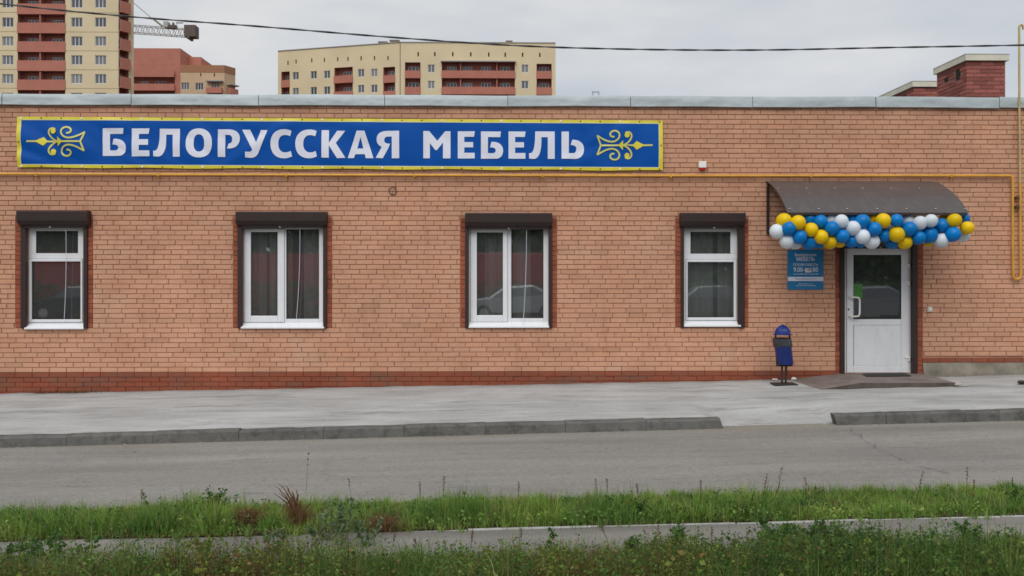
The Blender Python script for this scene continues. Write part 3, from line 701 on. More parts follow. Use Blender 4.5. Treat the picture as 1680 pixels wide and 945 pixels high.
# roof-edge flashing, one folded sheet after another
pj = [-206, 3, 215, 424, 631, 833, 1034.5, 1235, 1437, 1640, 1845]
for k in range(len(pj) - 1):
    u0, u1 = W.u(pj[k], -0.05), W.u(pj[k+1], -0.05); u0 = max(u0, X0); u1 = min(u1, X1)
    zt, zb = W.z(156.5, 840, -0.05), W.z(174, 840, -0.05); mb = MB()
    ph = random.random() * 9
    def fl(u, t):
        y, z = [(-0.03, zb - 0.008), (-0.055, zb), (-0.05, (zt+zb)/2), (-0.048, zt - 0.012), (-0.04, zt + 0.0), (0.20, zt - 0.06), (0.20, zt - 0.09)][int(t)]
        wv = 0.007 * math.sin(u * 5 + ph) + 0.005 * math.sin(u * 13 + 2 * ph) * math.sin(u * 3.1)
        return (u, y + (wv if t in (1, 2) else wv * 0.4) + (0.002 if k % 2 else 0), z + 0.005 * math.sin(u * 2.1 + ph) + (0.003 if k % 2 else 0))
    mb.grid(fl, np.linspace(u0 + 0.004, u1 - 0.004, 30), [0, 1, 2, 3, 4, 5, 6]); mb.build('flashing_sheet', M['galv'], SHOP)
# chimneys on the roof
def chimney(x0, x1, dep0, dep1, ztop, bricks_left=True, slots=()):
    z0 = ZTOP + 0.10; mb = MB()
    hs = [(a, b, c, d, 0.10) for (a, b, c, d) in slots]
    mb.box(x0 + 0.012, x1 - 0.012, dep0 + 0.012, dep1 - 0.012, z0, ztop)
    ch = mb.build('chimney', M['chimmortar'], SHOP)
    n = int((ztop - z0) / 0.075); src = {}
    def put(L, p, along, sgn):
        key = (round(L, 3), along)
        if key not in src:
            m2 = MB(); m2.brick(-L/2 + 0.006, L/2 - 0.006, 0.005, 0.07, -0.012, 0.02)
            if along == 'y': m2.v = [(y, -x, z) for (x, y, z) in m2.v]
            src[key] = m2.build('brick', M['chimbrick'], ch)
            src[key].location = Vector(p) - WP[ch.name]
        else: copy_at(src[key], p, ch)
    for r in range(n):
        z = z0 + r * 0.075
        for (lo, hi, al) in ((x0, x1, 'x'), (dep0, dep1, 'y')):
            x = lo - (0.13 if (r + (al == 'y')) % 2 else 0)
            while x < hi - 0.02:
                p, q = max(x, lo), min(x + 0.26, hi); x += 0.26
                if q - p < 0.04: continue
                if al == 'x': put(q - p, ((p+q)/2, dep0 + 0.012, z), 'x', 1)
                else:
                    if any(c < z + 0.04 < d and a - 0.02 < (p+q)/2 < b + 0.02 for (a, b, c, d) in slots): continue
                    put(q - p, (x0 + 0.012, (p+q)/2, z), 'y', 1)
    for (a, b, c, d) in slots:
        mb = MB(); mb.box(x0 + 0.005, x0 + 0.02, a, b, c, d); mb.build('flue_slot', M['dark'], ch)
    mb = MB(); o = 0.045; h = 0.13
    mb.box(x0 - o, x1 + o, dep0 - o, dep1 + o, ztop - 0.01, ztop + h - 0.02)
    vs = [(x0-o-.01, dep0-o-.01, ztop+h-.02), (x1+o+.01, dep0-o-.01, ztop+h-.02), (x1+o+.01, dep1+o+.01, ztop+h-.02), (x0-o-.01, dep1+o+.01, ztop+h-.02), (x0+.1, dep0+.1, ztop+h+.015), (x1-.1, dep0+.1, ztop+h+.015), (x1-.1, dep1-.1, ztop+h+.015), (x0+.1, dep1-.1, ztop+h+.015)]
    mb.hexa(vs); mb.build('chimney_cap', M['cap'], ch)
    return ch
c1 = Fac(0, 2.8)
xa, xb = c1.u(1586), c1.u(1650); ztc = c1.z(99, 1618)
dB = 2.8 + 1.15
chimney(xa, xb, 2.8, dB, ztc, slots=[(3.05, 3.20, ztc - 0.30, ztc - 0.10), (3.50, 3.65, ztc - 0.30, ztc - 0.10)])
c2 = Fac(0, 5.2)
xa2, xb2 = c2.u(1499), c2.u(1560); ztc2 = c2.z(142, 1518)
chimney(xa2, xb2, 5.2, 6.9, ztc2, slots=[(5.6, 5.75, ztc2 - 0.3, ztc2 - 0.1)])

# ------------------------------------------------------------------ banner with lettering
BY = -0.022
cor = {k: W.uz(*p, dep=BY) for k, p in dict(tl=(28.6, 191.6), tr=(1087, 198), bl=(29.6, 274.8), br=(1087, 279.8)).items()}
BAN = empty('banner', ((cor['tl'][0] + cor['tr'][0]) / 2, BY, cor['bl'][1]))
tag(BAN, 'long blue cloth banner with yellow border and white lettering across the shop front', 'banner')
def sag(u, z):
    a = cor['tl'][0]; x = u - a; zz = (z - cor['bl'][1]) / 0.8
    w1 = 0.0075 * math.sin((x * 0.9 + zz * 1.6) * 5.0) * math.exp(-x / 2.2)
    w2 = 0.0045 * math.sin(x * 3.1 - zz * 2.5) * math.sin(x * 0.7 + 1) + 0.003 * math.sin(x * 7.3 + zz * 4.0)
    w3 = 0.006 * math.exp(-((x - 4.3 + (1 - zz) * 1.2) / 0.18) ** 2) - 0.005 * math.exp(-((x - 9.3 + (1 - zz) * 1.0) / 0.15) ** 2) + 0.005 * math.exp(-((x - 0.8 - (1 - zz) * 1.1) / 0.12) ** 2)
    e = min(1, min(zz, 1 - zz) * 5 + 0.15)
    return -0.006 - abs(w1 + w2 + w3) * e * 3.4
CELL = 0.05
ub0, ub1 = min(cor['tl'][0], cor['bl'][0]), cor['tr'][0]
def banner_pt(s, t, off=0.0):
    l = (cor['bl'][0] + (cor['tl'][0] - cor['bl'][0]) * t, cor['bl'][1] + (cor['tl'][1] - cor['bl'][1]) * t)
    r = (cor['br'][0] + (cor['tr'][0] - cor['br'][0]) * t, cor['br'][1] + (cor['tr'][1] - cor['br'][1]) * t)
    u, z = l[0] + (r[0] - l[0]) * s, l[1] + (r[1] - l[1]) * s
    z += 0.006 * math.sin(s * 40) * (1 if t in (0.0, 1.0) else 0) * (1 - t)
    return (u, BY + sag(u, z) - off, z)
ns = 210; ts = np.linspace(0, 1, 17)
mb = MB(); mb.grid(lambda s, t: banner_pt(s, t), np.linspace(0, 1, ns), ts); mb.build('banner_cloth', M['bblue'], BAN)
# border: four strips lying 3 mm proud, then a thin pale edge line
def strip(s0, s1, t0, t1, off, mat, name):
    mb = MB(); nS = max(2, int((s1 - s0) * ns)); nT = max(2, int((t1 - t0) * 16) + 1)
    mb.grid(lambda s, t: banner_pt(s, t, off), np.linspace(s0, s1, nS), np.linspace(t0, t1, nT)); return mb.build(name, M[mat], BAN)
bw, bh = 0.0056, 0.052
strip(0, 1, 1 - bh, 1, 0.004, 'byellow', 'border'); strip(0, 1, 0, bh, 0.004, 'byellow', 'border'); strip(0, bw, bh, 1 - bh, 0.004, 'byellow', 'border'); strip(1 - bw, 1, bh, 1 - bh, 0.004, 'byellow', 'border')
lw, lh = 0.0009, 0.013
strip(bw, 1 - bw, 1 - bh - lh, 1 - bh, 0.004, 'bpale', 'edge_line'); strip(bw, 1 - bw, bh, bh + lh, 0.004, 'bpale', 'edge_line'); strip(bw, bw + lw, bh + lh, 1 - bh - lh, 0.004, 'bpale', 'edge_line'); strip(1 - bw - lw, 1 - bw, bh + lh, 1 - bh - lh, 0.004, 'bpale', 'edge_line')
mb = MB()
for t in (0.025, 0.975):
    for k in range(33):
        s = 0.006 + k * 0.0309; p = banner_pt(s, t, 0.006)
        mb.lathe([(0.011 if k % 3 else 0.016, -0.001), (0.011 if k % 3 else 0.016, 0.003), (0.005, 0.005)], p, 8, m=0 if k % 3 else 1, axis='y')
for s in (0.003, 0.997):
    p = banner_pt(s, 0.5, 0.006); mb.lathe([(0.011, -0.001), (0.011, 0.003), (0.005, 0.005)], p, 8, axis='y')
tag(mb.build('eyelet', [M['rust'], M['plasticwhite']], BAN), kind='stuff')
def bez(p0, p1, p2, p3, n=10):
    return [tuple((1-t)**3*a + 3*(1-t)**2*t*b + 3*(1-t)*t*t*c + t**3*d for a, b, c, d in zip(p0, p1, p2, p3)) for t in np.linspace(0, 1, n + 1)[1:]]
def path(seq):
    out = []
    for s in seq:
        if s[0] == 'c': out += bez(out[-1], s[1], s[2], s[3])
        else: out.append(s)
    return out
def ell(cx, cy, rx, ry, n=40, p=0.88):
    f = lambda v: math.copysign(abs(v) ** p, v)
    return [(cx + rx * f(math.cos(2*math.pi*k/n)), cy + ry * f(math.sin(2*math.pi*k/n))) for k in range(n)]
def flat_print(name, loops, topx, mat, parent, off=0.008, cut=True):
    """loops of zoom points -> filled print lying on the cloth"""
    cu = bpy.data.curves.new(name, 'CURVE'); cu.dimensions = '2D'; cu.fill_mode = 'BOTH'
    for lp in loops:
        sp = cu.splines.new('POLY'); sp.points.add(len(lp) - 1); sp.use_cyclic_u = True
        for i, p in enumerate(lp):
            u, z = W.uz(*topx(p), dep=BY); sp.points[i].co = (u, z, 0, 1)
    ob = bpy.data.objects.new(name, cu); COL.objects.link(ob)
    me = bpy.data.meshes.new_from_object(ob.evaluated_get(bpy.context.evaluated_depsgraph_get()))
    bpy.data.objects.remove(ob)
    bm = bmesh.new(); bm.from_mesh(me)
    bmesh.ops.remove_doubles(bm, verts=bm.verts, dist=1e-5)
    if cut:
        us = [v.co.x for v in bm.verts]; zs = [v.co.y for v in bm.verts]
        for x in np.arange(math.ceil(min(us) / CELL) * CELL, max(us), CELL):
            bmesh.ops.bisect_plane(bm, geom=bm.verts[:] + bm.edges[:] + bm.faces[:], plane_co=(x, 0, 0), plane_no=(1, 0, 0))
        for z in np.arange(math.ceil(min(zs) / CELL) * CELL, max(zs), CELL):
            bmesh.ops.bisect_plane(bm, geom=bm.verts[:] + bm.edges[:] + bm.faces[:], plane_co=(0, z, 0), plane_no=(0, 1, 0))
    for v in bm.verts:
        u, z = v.co.x, v.co.y; v.co = (u, BY + sag(u, z) - off, z)
    lo = Vector((min(v.co.x for v in bm.verts), BY, min(v.co.z for v in bm.verts)))
    for v in bm.verts: v.co -= lo
    bmesh.ops.recalc_face_normals(bm, faces=bm.faces); bm.to_mesh(me); bm.free()
    me.materials.clear(); me.materials.append(M[mat]); me.name = name
    for p in me.polygons: p.use_smooth = True
    o = bpy.data.objects.new(name, me); COL.objects.link(o); attach(o, lo, parent); return o
za = lambda p: (150 + p[0] / 6.222, 185 + p[1] / 6.222)
zb_ = lambda p: (400 + p[0] / 6.222, 185 + p[1] / 6.222)
zc_ = lambda p: (680 + p[0] / 5.793, 185 + p[1] / 5.793)
c = 'c'
gB = path([(120,160),(335,160),(328,218),(195,218),(195,385),(245,385),(c,(264,385),(279,376),(279,356)),(c,(279,335),(256,325),(218,325)),(232,268),(c,(310,262),(358,300),(358,356)),(c,(358,410),(330,442),(280,442)),(120,442)])
gE = [(417,162),(600,162),(590,218),(490,218),(490,272),(585,272),(585,330),(490,330),(490,386),(600,386),(600,446),(417,446)]
gL = path([(703,165),(908,165),(908,450),(835,450),(835,225),(768,225),(c,(768,300),(766,360),(747,402)),(c,(732,436),(708,452),(680,450)),(640,446),(638,390),(655,390),(c,(692,386),(703,290),(703,165))])
gR = path([(1295,172),(1400,172),(c,(1480,172),(1520,210),(1520,262)),(c,(1520,325),(1478,372),(1388,366)),(1404,316),(c,(1432,314),(1442,294),(1442,270)),(c,(1442,240),(1425,228),(1400,228)),(1370,228),(1370,453),(1295,453)])
gU = path([(-14,175),(68,175),(132,305),(178,178),(245,180),(160,395),(c,(142,445),(112,464),(70,462)),(20,458),(20,400),(55,402),(c,(80,402),(88,392),(92,375))])
gS = path([(492,188),(c,(465,176),(440,172),(420,172)),(c,(320,172),(275,240),(275,318)),(c,(275,410),(325,466),(415,466)),(c,(450,466),(480,455),(496,446)),(483,392),(c,(460,402),(445,406),(425,406)),(c,(380,406),(355,372),(355,318)),(c,(355,262),(382,230),(425,230)),(c,(445,230),(462,235),(478,242))])
gK = [(797,180),(872,180),(872,310),(955,185),(1037,187),(942,310),(1040,462),(955,466),(872,335),(872,462),(797,460)]
gA = [(1155,185),(1235,187),(1326,466),(1248,466),(1238,425),(1140,425),(1126,464),(1063,464)]; gAh = [(1194,248),(1222,367),(1160,367)]
gYa = path([(1588,187),(1588,466),(1512,466),(1512,245),(1475,245),(c,(1445,245),(1435,262),(1435,282)),(c,(1435,305),(1450,318),(1495,318)),(1475,365),(1420,466),(1348,462),(1410,350),(c,(1375,335),(1358,310),(1358,275)),(c,(1358,215),(1400,187),(1470,187))])
gM = [(85,175),(140,175),(218,268),(292,178),(343,178),(343,436),(272,436),(272,285),(215,357),(200,357),(147,290),(147,434),(85,434)]
gE2 = [(412,178),(574,178),(566,230),(474,230),(474,280),(558,280),(558,330),(474,330),(474,382),(572,382),(572,436),(412,436)]
gB2 = [(632 + (x-120)*210/238, 180 + (y-160)*258/282) for x, y in gB]
gE3 = [(x + 482, y + 2) for x, y in gE2]
gL2 = [(1088 + (x-638)*244/270, 180 + (y-165)*260/285) for x, y in gL]
gSoft = path([(1397,180),(1466,180),(1466,385),(1510,385),(c,(1528,385),(1537,365),(1537,345)),(c,(1537,320),(1520,310),(1484,308)),(1498,258),(c,(1570,256),(1610,295),(1610,345)),(c,(1610,400),(1580,440),(1525,440)),(1397,438)])
for loops, f in (([gB], za), ([gE], za), ([gL], za), ([ell(1102,310,134,148), ell(1102,310,55,88)], za), ([gR], za), ([gU], zb_), ([gS], zb_), ([[(x+254, y) for x, y in gS]], zb_), ([gK], zb_), ([gA, gAh], zb_), ([gYa], zb_), ([gM], zc_), ([gE2], zc_), ([gB2], zc_), ([gE3], zc_), ([gL2], zc_), ([gSoft], zc_)):
    flat_print('letter', loops, f, 'white', BAN)
# scroll ornaments
def stroke(pts, wd):
    pts = [Vector(p) for p in pts]; l, r = [], []
    for i, p in enumerate(pts):
        t = (pts[min(i+1, len(pts)-1)] - pts[max(i-1, 0)]).normalized(); n = Vector((-t.y, t.x)) * wd / 2
        l.append(tuple(p + n)); r.append(tuple(p - n))
    return l + r[::-1]
def ornament(f):
    mir = lambda pts: [(x, 894 - y) for x, y in pts]
    curl = path([(725,447),(c,(650,432),(585,360),(582,305)),(c,(580,245),(650,225),(684,262))])
    big = path([(1135,298),(c,(1050,352),(960,400),(880,392)),(c,(800,378),(768,320),(780,275)),(c,(795,215),(890,205),(922,258)),(c,(935,300),(905,325),(858,316))])
    bits = [stroke([(245,447),(500,447),(800,447),(1078,447)], 26), [(370,445),(500,380),(568,447),(500,516)], [(720,372),(797,447),(720,522)]]
    for q in (curl, mir(curl), big, mir(big)): bits.append(stroke(q, 27))
    bits += [stroke([(1136,296),(1076,447)], 27), stroke([(1136,598),(1076,447)], 27), ell(655,288,40,42,20,1), ell(655,606,40,42,20,1)]
    for k, lp in enumerate(bits): flat_print('ornament_stroke', [lp], f, 'byellow' if k in (1, 2, 9, 10) else 'bpale2', BAN, off=0.008 + 0.0004 * k)
M['bpale2'] = simple('yellow_green_print', (0.56, 0.55, 0.14), 0.5, 0.06)
ornament(lambda p: (20 + p[0] / 9.453, 185 + p[1] / 9.453))
ornament(lambda p: (960 + (1040 - (p[0] - 245) * 855 / 890) / 9.453, 185 + (p[1] + 60) / 9.453))

# ------------------------------------------------------------------ gas pipe
GY = -0.055
gp = lambda px, py, dep=GY: Vector((*W.uz(px, py, dep)[:1], dep, W.uz(px, py, dep)[1]))
GP = empty('gas_pipe', gp(1662, 459)); tag(GP, 'yellow gas pipe running under the banner and down beside the canopy', 'pipe')
def bend(pts, r=0.05, n=5):
    out = [Vector(pts[0])]
    for i in range(1, len(pts) - 1):
        a, b, c_ = Vector(pts[i-1]), Vector(pts[i]), Vector(pts[i+1]); p, q = b + (a-b).normalized()*r, b + (c_-b).normalized()*r
        out += [(1-t)**2 * p + 2*t*(1-t) * b + t*t * q for t in np.linspace(0, 1, n)]
    return out + [Vector(pts[-1])]
mb = MB(); pl = gp(-160, 284.5); pts = [pl, gp(300, 286.5), gp(840, 288), gp(1300, 288.5), gp(1661.5, 288.2)]
mb.tube(bend([pts[0], pts[1], pts[2], pts[3], pts[4], gp(1661.5, 400), gp(1662.5, 458), gp(1674.5, 458), gp(1673.5, 300)], 0.06), 0.0185, 12)
mb.build('pipe_run', M['pipe'], GP)
mb = MB(); top = gp(1672, 42); mb.tube(bend([gp(1673.5, 300), gp(1672.3, 160), top, top + Vector((0.05, 0, 0.02)), top + Vector((0.07, 0, -0.06))], 0.03), 0.017, 10); mb.build('vent_riser', M['pipepale'], GP)
for px, py in ((60, 286), (260, 286.5), (470, 287), (680, 287.5), (890, 288), (1100, 288.3), (1330, 288.4), (1560, 288.3)):
    p = gp(px, py); mb = MB(); mb.box(p.x - 0.012, p.x + 0.012, GY - 0.023, 0.0, p.z - 0.026, p.z - 0.019); mb.box(p.x - 0.012, p.x + 0.012, -0.012, -0.001, p.z - 0.06, p.z - 0.02); mb.box(p.x-0.012, p.x+0.012, GY - 0.024, GY - 0.020, p.z - 0.026, p.z + 0.02); mb.build('pipe_clip', M['pipe'], GP)
for py in (324, 339):
    p = gp(1668.5, py); mb = MB(); mb.lathe([(0.02, -0.055), (0.02, 0.0), (0.03, 0.005), (0.034, 0.02), (0.024, 0.034), (0.0, 0.036)], p, 12, axis='y', cap=False); mb.build('valve_knob', M['rust'], GP)

# ------------------------------------------------------------------ canopy over the door
CN = empty('door_canopy', (W.u(1393), 0, 3.18)); tag(CN, 'curved brown polycarbonate canopy on steel brackets over the white door', 'canopy')
cu0, cu1 = W.u(1256), W.u(1531)
prof = [(-0.004, 3.18), (-0.15, 3.145), (-0.30, 3.092), (-0.45, 3.028), (-0.60, 2.952), (-0.75, 2.86), (-0.90, 2.75), (-1.05, 2.618)]
def cprof(y):
    for (a, b) in zip(prof[:-1], prof[1:]):
        if b[0] <= y <= a[0]: t = (y - a[0]) / (b[0] - a[0]); return a[1] + (b[1] - a[1]) * t
    return prof[-1][1]
mb = MB(); pr = prof + [(y + 0.002, z - 0.010) for (y, z) in prof[::-1]]; n = len(pr)
us = np.linspace(cu0, cu1, 2)
mb.add([(u, y, z) for u in us for (y, z) in pr], [(i, (i+1) % n, n + (i+1) % n, n + i) for i in range(n)] + [tuple(range(n))[::-1], tuple(range(n, 2*n))])
mb.build('roof_sheet', M['poly'], CN)
for u in (cu0 + 0.035, (cu0 + cu1) / 2, cu1 - 0.035):
    mb = MB(); mb.tube([(u, y, z - 0.03) for (y, z) in prof], 0.014, 6); mb.build('rib', M['darkmetal'], CN)
mb = MB(); mb.box(cu0 + 0.02, cu1 - 0.02, -1.045, -1.015, 2.582, 2.606); mb.build('front_bar', M['darkmetal'], CN)
mb = MB(); mb.box(cu0 + 0.02, cu1 - 0.02, -0.035, -0.003, 3.105, 3.14); mb.build('wall_bar', M['darkmetal'], CN)
for (u, nm) in ((W.u(1259), 0), (W.u(1528), 1)):
    mb = MB(); zb, zt = W.z(384), W.z(306)
    mb.box(u - 0.018, u + 0.018, -0.04, -0.003, zb, zt)
    mb.tube([(u, -0.03 - 0.97 * math.sin(k * math.pi / 2), zb + 0.04 + (2.60 - zb - 0.04) * (1 - math.cos(k * math.pi / 2)) ** 0.8) for k in np.linspace(0, 1, 12)], 0.013, 6)
    mb.build('bracket', M['darkmetal'], CN)
for (zx, zy) in [(207,175),(377,175),(546,175),(715,175),(884,173),(1053,172),(1225,170)]:
    d = ray(1220 + zx / 3.652, 270 + zy / 3.652)
    y = -0.46; t = (y + D) / d.y; x = (CAMP + d * t).x; mb = MB(); mb.lathe([(0.014, 0), (0.014, 0.004), (0.005, 0.006)], (x, y, cprof(y)), 8); mb.build('screw', M['plasticwhite'], CN)
for zx in (275, 450, 620, 800, 977, 1150, 1325):
    d = ray(1220 + zx / 3.652, 348); y = -0.99; t = (y + D) / d.y; x = (CAMP + d * t).x; mb = MB(); mb.lathe([(0.014, 0), (0.014, 0.006), (0.005, 0.008)], (x, y, cprof(y) + 0.004), 8); mb.build('screw', M['plasticwhite'], CN)

# ------------------------------------------------------------------ balloon garland
GA = empty('balloon_garland', (W.u(1430), -0.95, 2.1)); tag(GA, 'garland of yellow, blue and white balloons hanging along the canopy edge over the door', 'balloons')
front = [(240,338,'y',1),(325,348,'y',0),(390,330,'b',2),(460,344,'b',1),(518,335,'w',2),(585,342,'w',0),(645,328,'b',2),(707,345,'b',0),(770,328,'y',2),(835,337,'y',0),(917,337,'b',0),(980,338,'w',2),(1055,352,'w',0),(1122,337,'w',0),(1185,364,'b',1),(1215,330,'y',3),(1260,337,'y',0),(1310,326,'b',3),(1338,380,'y',0),
 (200,400,'w',1),(270,385,'b',0),(403,390,'y',0),(528,385,'b',0),(652,382,'w',0),(782,387,'b',0),(990,387,'b',0),(730,395,'w',3),(868,372,'w',3),(1095,388,'b',2),
 (260,460,'w',1),(335,435,'b',0),(463,433,'y',0),(590,430,'b',0),(710,431,'w',0),(843,424,'b',1),(918,420,'y',0),(1050,440,'b',0),(1115,424,'b',1),(1253,420,'b',0),(1312,425,'w',2),(1185,420,'w',3),
 (395,465,'b',1),(517,465,'y',1),(645,460,'b',1),(768,462,'w',1),(890,460,'b',2),(965,465,'y',1),(1105,452,'y',3),(1185,456,'w',1),(315,462,'w',3),(575,458,'y',3),(700,460,'b',3),(445,462,'b',3)]
bsrc = {}
word = dict(y='yellow', b='blue', w='white')
for k, (zx, zy, cc, lay) in enumerate(front):
    y = -1.10 + 0.10 * lay + random.uniform(-0.015, 0.015)
    u, z = W.uz(1220 + zx / 3.652, 270 + zy / 3.652, y)
    if cc not in bsrc:
        mb = MB(); pf = [(0.0, -0.128), (0.014, -0.130), (0.010, -0.120), (0.018, -0.113)] + [(0.103 * math.sin(a) * (1 - 0.10 * (a > 1.6) * ((a - 1.6) / 1.54) ** 1.0), 0.103 * -math.cos(math.pi - a) * 1.08) for a in np.linspace(0.0, math.pi, 19)[::-1]][1:]
        pf = pf[:4] + [(r, h) for (r, h) in pf[4:]]
        mb.lathe(pf, (0, 0, 0), 24, cap=False); o = mb.build('balloon', M['bal_' + cc], GA); bsrc[cc] = o; o.location = Vector((u, y, z)) - WP[GA.name]
        # origin of the mesh sits at its lowest point: move the vertices back so that it turns about its middle
        for v in o.data.vertices: v.co.z -= 0.130
    else: o = copy_at(bsrc[cc], (u, y, z), GA)
    s = random.uniform(0.97, 1.08); o.scale = (s, s, s * random.uniform(1.0, 1.06))
    o.rotation_euler = (random.uniform(-0.9, -0.2), random.uniform(-0.9, 0.9), random.uniform(-3, 3)); o['label'] = word[cc] + ' balloon'
    s = random.uniform(0.92, 1.10); o.scale = (s, s, s * random.uniform(1.0, 1.10)); o.rotation_euler = (random.uniform(0.7, 1.9), random.uniform(-0.9, 0.9), 0)
mb = MB(); mb.tube([(u, -0.86 + 0.02 * math.sin(9 * u), 2.36 + 0.05 * math.sin(4 * u)) for u in np.linspace(cu0 + 0.1, cu1 - 0.05, 30)], 0.004, 5); mb.build('string', M['white'], GA)
for u in (cu0 + 0.15, (cu0 + cu1) / 2, cu1 - 0.15):
    mb = MB(); mb.tube([(u, -1.03, 2.60), (u, -0.9, 2.36)], 0.003, 5); mb.build('tie', M['white'], GA)

# ------------------------------------------------------------------ opening-hours board, alarm box, bell, wire loop
def text_mesh(body, size, bold=0.0):
    cu = bpy.data.curves.new('text', 'FONT'); cu.body = body; cu.size = size; cu.align_x = 'CENTER'; cu.offset = bold * size; cu.resolution_u = 3
    ob = bpy.data.objects.new('text', cu); COL.objects.link(ob)
    me = bpy.data.meshes.new_from_object(ob.evaluated_get(bpy.context.evaluated_depsgraph_get())); bpy.data.objects.remove(ob); return me
sx0, sx1, sz0, sz1 = W.u(1292.3, -0.02), W.u(1351, -0.02), W.z(475, 1320, -0.02), W.z(410.2, 1320, -0.02)
SG = empty('hours_board', ((sx0 + sx1) / 2, -0.01, sz0)); tag(SG, 'blue opening-hours board with white text on the wall left of the door', 'sign')
mb = MB(); mb.box(sx0, sx1, -0.018, -0.004, sz0, sz1); mb.build('board', M['signblue'], SG, bevel=0.002)
SH = sz1 - sz0; smid = (sx0 + sx1) / 2
def line(body, f, size, mat='white', dx=0.0, bold=0.01, y=-0.0215, width=None):
    me = text_mesh(body, size, bold); xs = [v.co.x for v in me.vertices]; wdt = max(xs) - min(xs); k = 1.0 if width is None else width / wdt
    for v in me.vertices: v.co = (v.co.x * k, 0, v.co.y)
    me.materials.clear(); me.materials.append(M[mat]); o = bpy.data.objects.new('lettering', me); COL.objects.link(o); attach(o, Vector((smid + dx, y, sz1 - f * SH)), SG)
SWD = sx1 - sx0
line('Белорусская', 0.155, 0.062, width=0.60 * SWD); line('МЕБЕЛЬ', 0.272, 0.080, width=0.51 * SWD, bold=0.015); line('РЕЖИМ РАБОТЫ', 0.405, 0.058, width=0.69 * SWD, bold=0.004)
line('9.00-', 0.55, 0.100, dx=-0.185 * SWD, width=0.30 * SWD, bold=0.012); line('.00', 0.55, 0.100, dx=0.255 * SWD, width=0.19 * SWD, bold=0.012)
mb = MB(); mb.box(smid + (-0.01) * SWD, smid + 0.155 * SWD, -0.0205, -0.018, sz1 - 0.565 * SH, sz1 - 0.455 * SH); mb.build('patch', M['plasticwhite'], SG)
line('18', 0.54, 0.075, 'ink', dx=0.072 * SWD, y=-0.0225, width=0.10 * SWD)
mb = MB(); mb.box(sx0 + 0.004, sx1 - 0.001, -0.0205, -0.018, sz1 - 0.785 * SH, sz1 - 0.68 * SH); mb.build('white_band', M['white'], SG)
def scribble(f, wd, h, mat):
    mb = MB(); x = smid - wd / 2
    while x < smid + wd / 2:
        w_ = random.uniform(0.006, 0.014); mb.box(x, x + w_, -0.0225, -0.021, sz1 - f * SH, sz1 - f * SH + h * random.uniform(0.7, 1.15)); x += w_ + 0.0045 + (0.012 if random.random() < 0.15 else 0)
    tag(mb.build('fine_print', M[mat], SG), kind='stuff')
scribble(0.617, 0.68 * SWD, 0.011, 'white'); scribble(0.745, 0.58 * SWD, 0.016, 'greyink'); scribble(0.865, 0.40 * SWD, 0.009, 'white'); scribble(0.91, 0.52 * SWD, 0.010, 'white')
ax0, ax1 = W.u(1146.8, -0.05), W.u(1159, -0.05)
AB = empty('alarm_sounder', ((ax0 + ax1) / 2, -0.02, W.z(278))); tag(AB, 'small white alarm box with a red lens on the bricks right of the banner', 'alarm')
mb = MB(); mb.box(ax0, ax1, -0.055, -0.003, W.z(275), W.z(264.6)); mb.build('casing', M['plasticwhite'], AB, bevel=0.006)
mb = MB(); mb.hexa([(ax0 + 0.025, -0.045, W.z(278.5)), (ax1 - 0.025, -0.045, W.z(278.5)), (ax1 - 0.02, -0.006, W.z(278.5)), (ax0 + 0.02, -0.006, W.z(278.5)), (ax0 + 0.008, -0.05, W.z(275.1)), (ax1 - 0.008, -0.05, W.z(275.1)), (ax1 - 0.008, -0.004, W.z(275.1)), (ax0 + 0.008, -0.004, W.z(275.1))]); mb.build('lens', M['red'], AB, bevel=0.003)
bx, bz = W.uz(1524.6, 507.3); BE = empty('door_bell', (bx, 0, bz)); tag(BE, 'small square bell push on the bricks right of the white door', 'doorbell')
mb = MB(); mb.box(bx - 0.042, bx + 0.042, -0.028, -0.003, bz - 0.042, bz + 0.042); mb.build('casing', M['plasticgrey'], BE, bevel=0.006)
mb = MB(); mb.lathe([(0.018, 0), (0.018, 0.008), (0.012, 0.011)], (bx, -0.028, bz), 14, axis='y'); mb.build('button', M['plasticwhite'], BE)
rx, rz = W.uz(644.5, 313.5); mb = MB(); rr = 0.056
mb.tube([(rx + 0.05, -0.004, rz + 0.075), (rx + 0.045, -0.02, rz + 0.055)] + [(rx + rr * math.cos(a), -0.02 - 0.008 * math.sin(a), rz + rr * math.sin(a)) for a in np.linspace(0.9, 0.9 + 2.15 * math.pi, 28)], 0.007, 6)
tag(mb.build('wire_loop', M['rust']), 'small rusty coil of wire hanging on the bricks below the banner', 'wire')

# ------------------------------------------------------------------ doorstep, mat, rubble, scraps
zs_top = W.z(612.3, 1440) - 0.004
y_f = -1.08
su = lambda px, dep: W.u(px, dep)
fx0, fx1 = su(1407, y_f), su(1567, y_f); bx0, bx1 = su(1305, -0.05), su(1520, -0.02)
mb = MB()
xl_b, xl_m = su(1303, -0.03), su(1380, -0.03)
vs = []
def stp(px, dep, z): vs.append((W.u(px, dep), dep, z)); return len(vs) - 1
zt_ = zs_top; bot = -0.12
A0 = stp(1376, 0.0, zt_); A1 = stp(1514, 0.0, zt_); A2 = stp(1567, y_f, zt_ - 0.012); A3 = stp(1410, y_f, zt_ - 0.012)
L0 = stp(1292, -0.02, gz(4.5) + 0.0); L1 = stp(1330, y_f - 0.02, gz(4.9) - 0.045); L2 = stp(1336, y_f - 0.02, gz(4.9) - 0.045)
B2 = stp(1567, y_f, bot); B3 = stp(1410, y_f, bot); B1 = stp(1514, 0.0, bot); BL1 = stp(1333, y_f - 0.02, bot); BL0 = stp(1292, -0.02, bot)
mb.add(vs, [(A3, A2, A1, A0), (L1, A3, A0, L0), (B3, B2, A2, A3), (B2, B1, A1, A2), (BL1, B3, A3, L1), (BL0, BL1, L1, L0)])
mb.m = [0, 0, 1, 1, 1, 1]
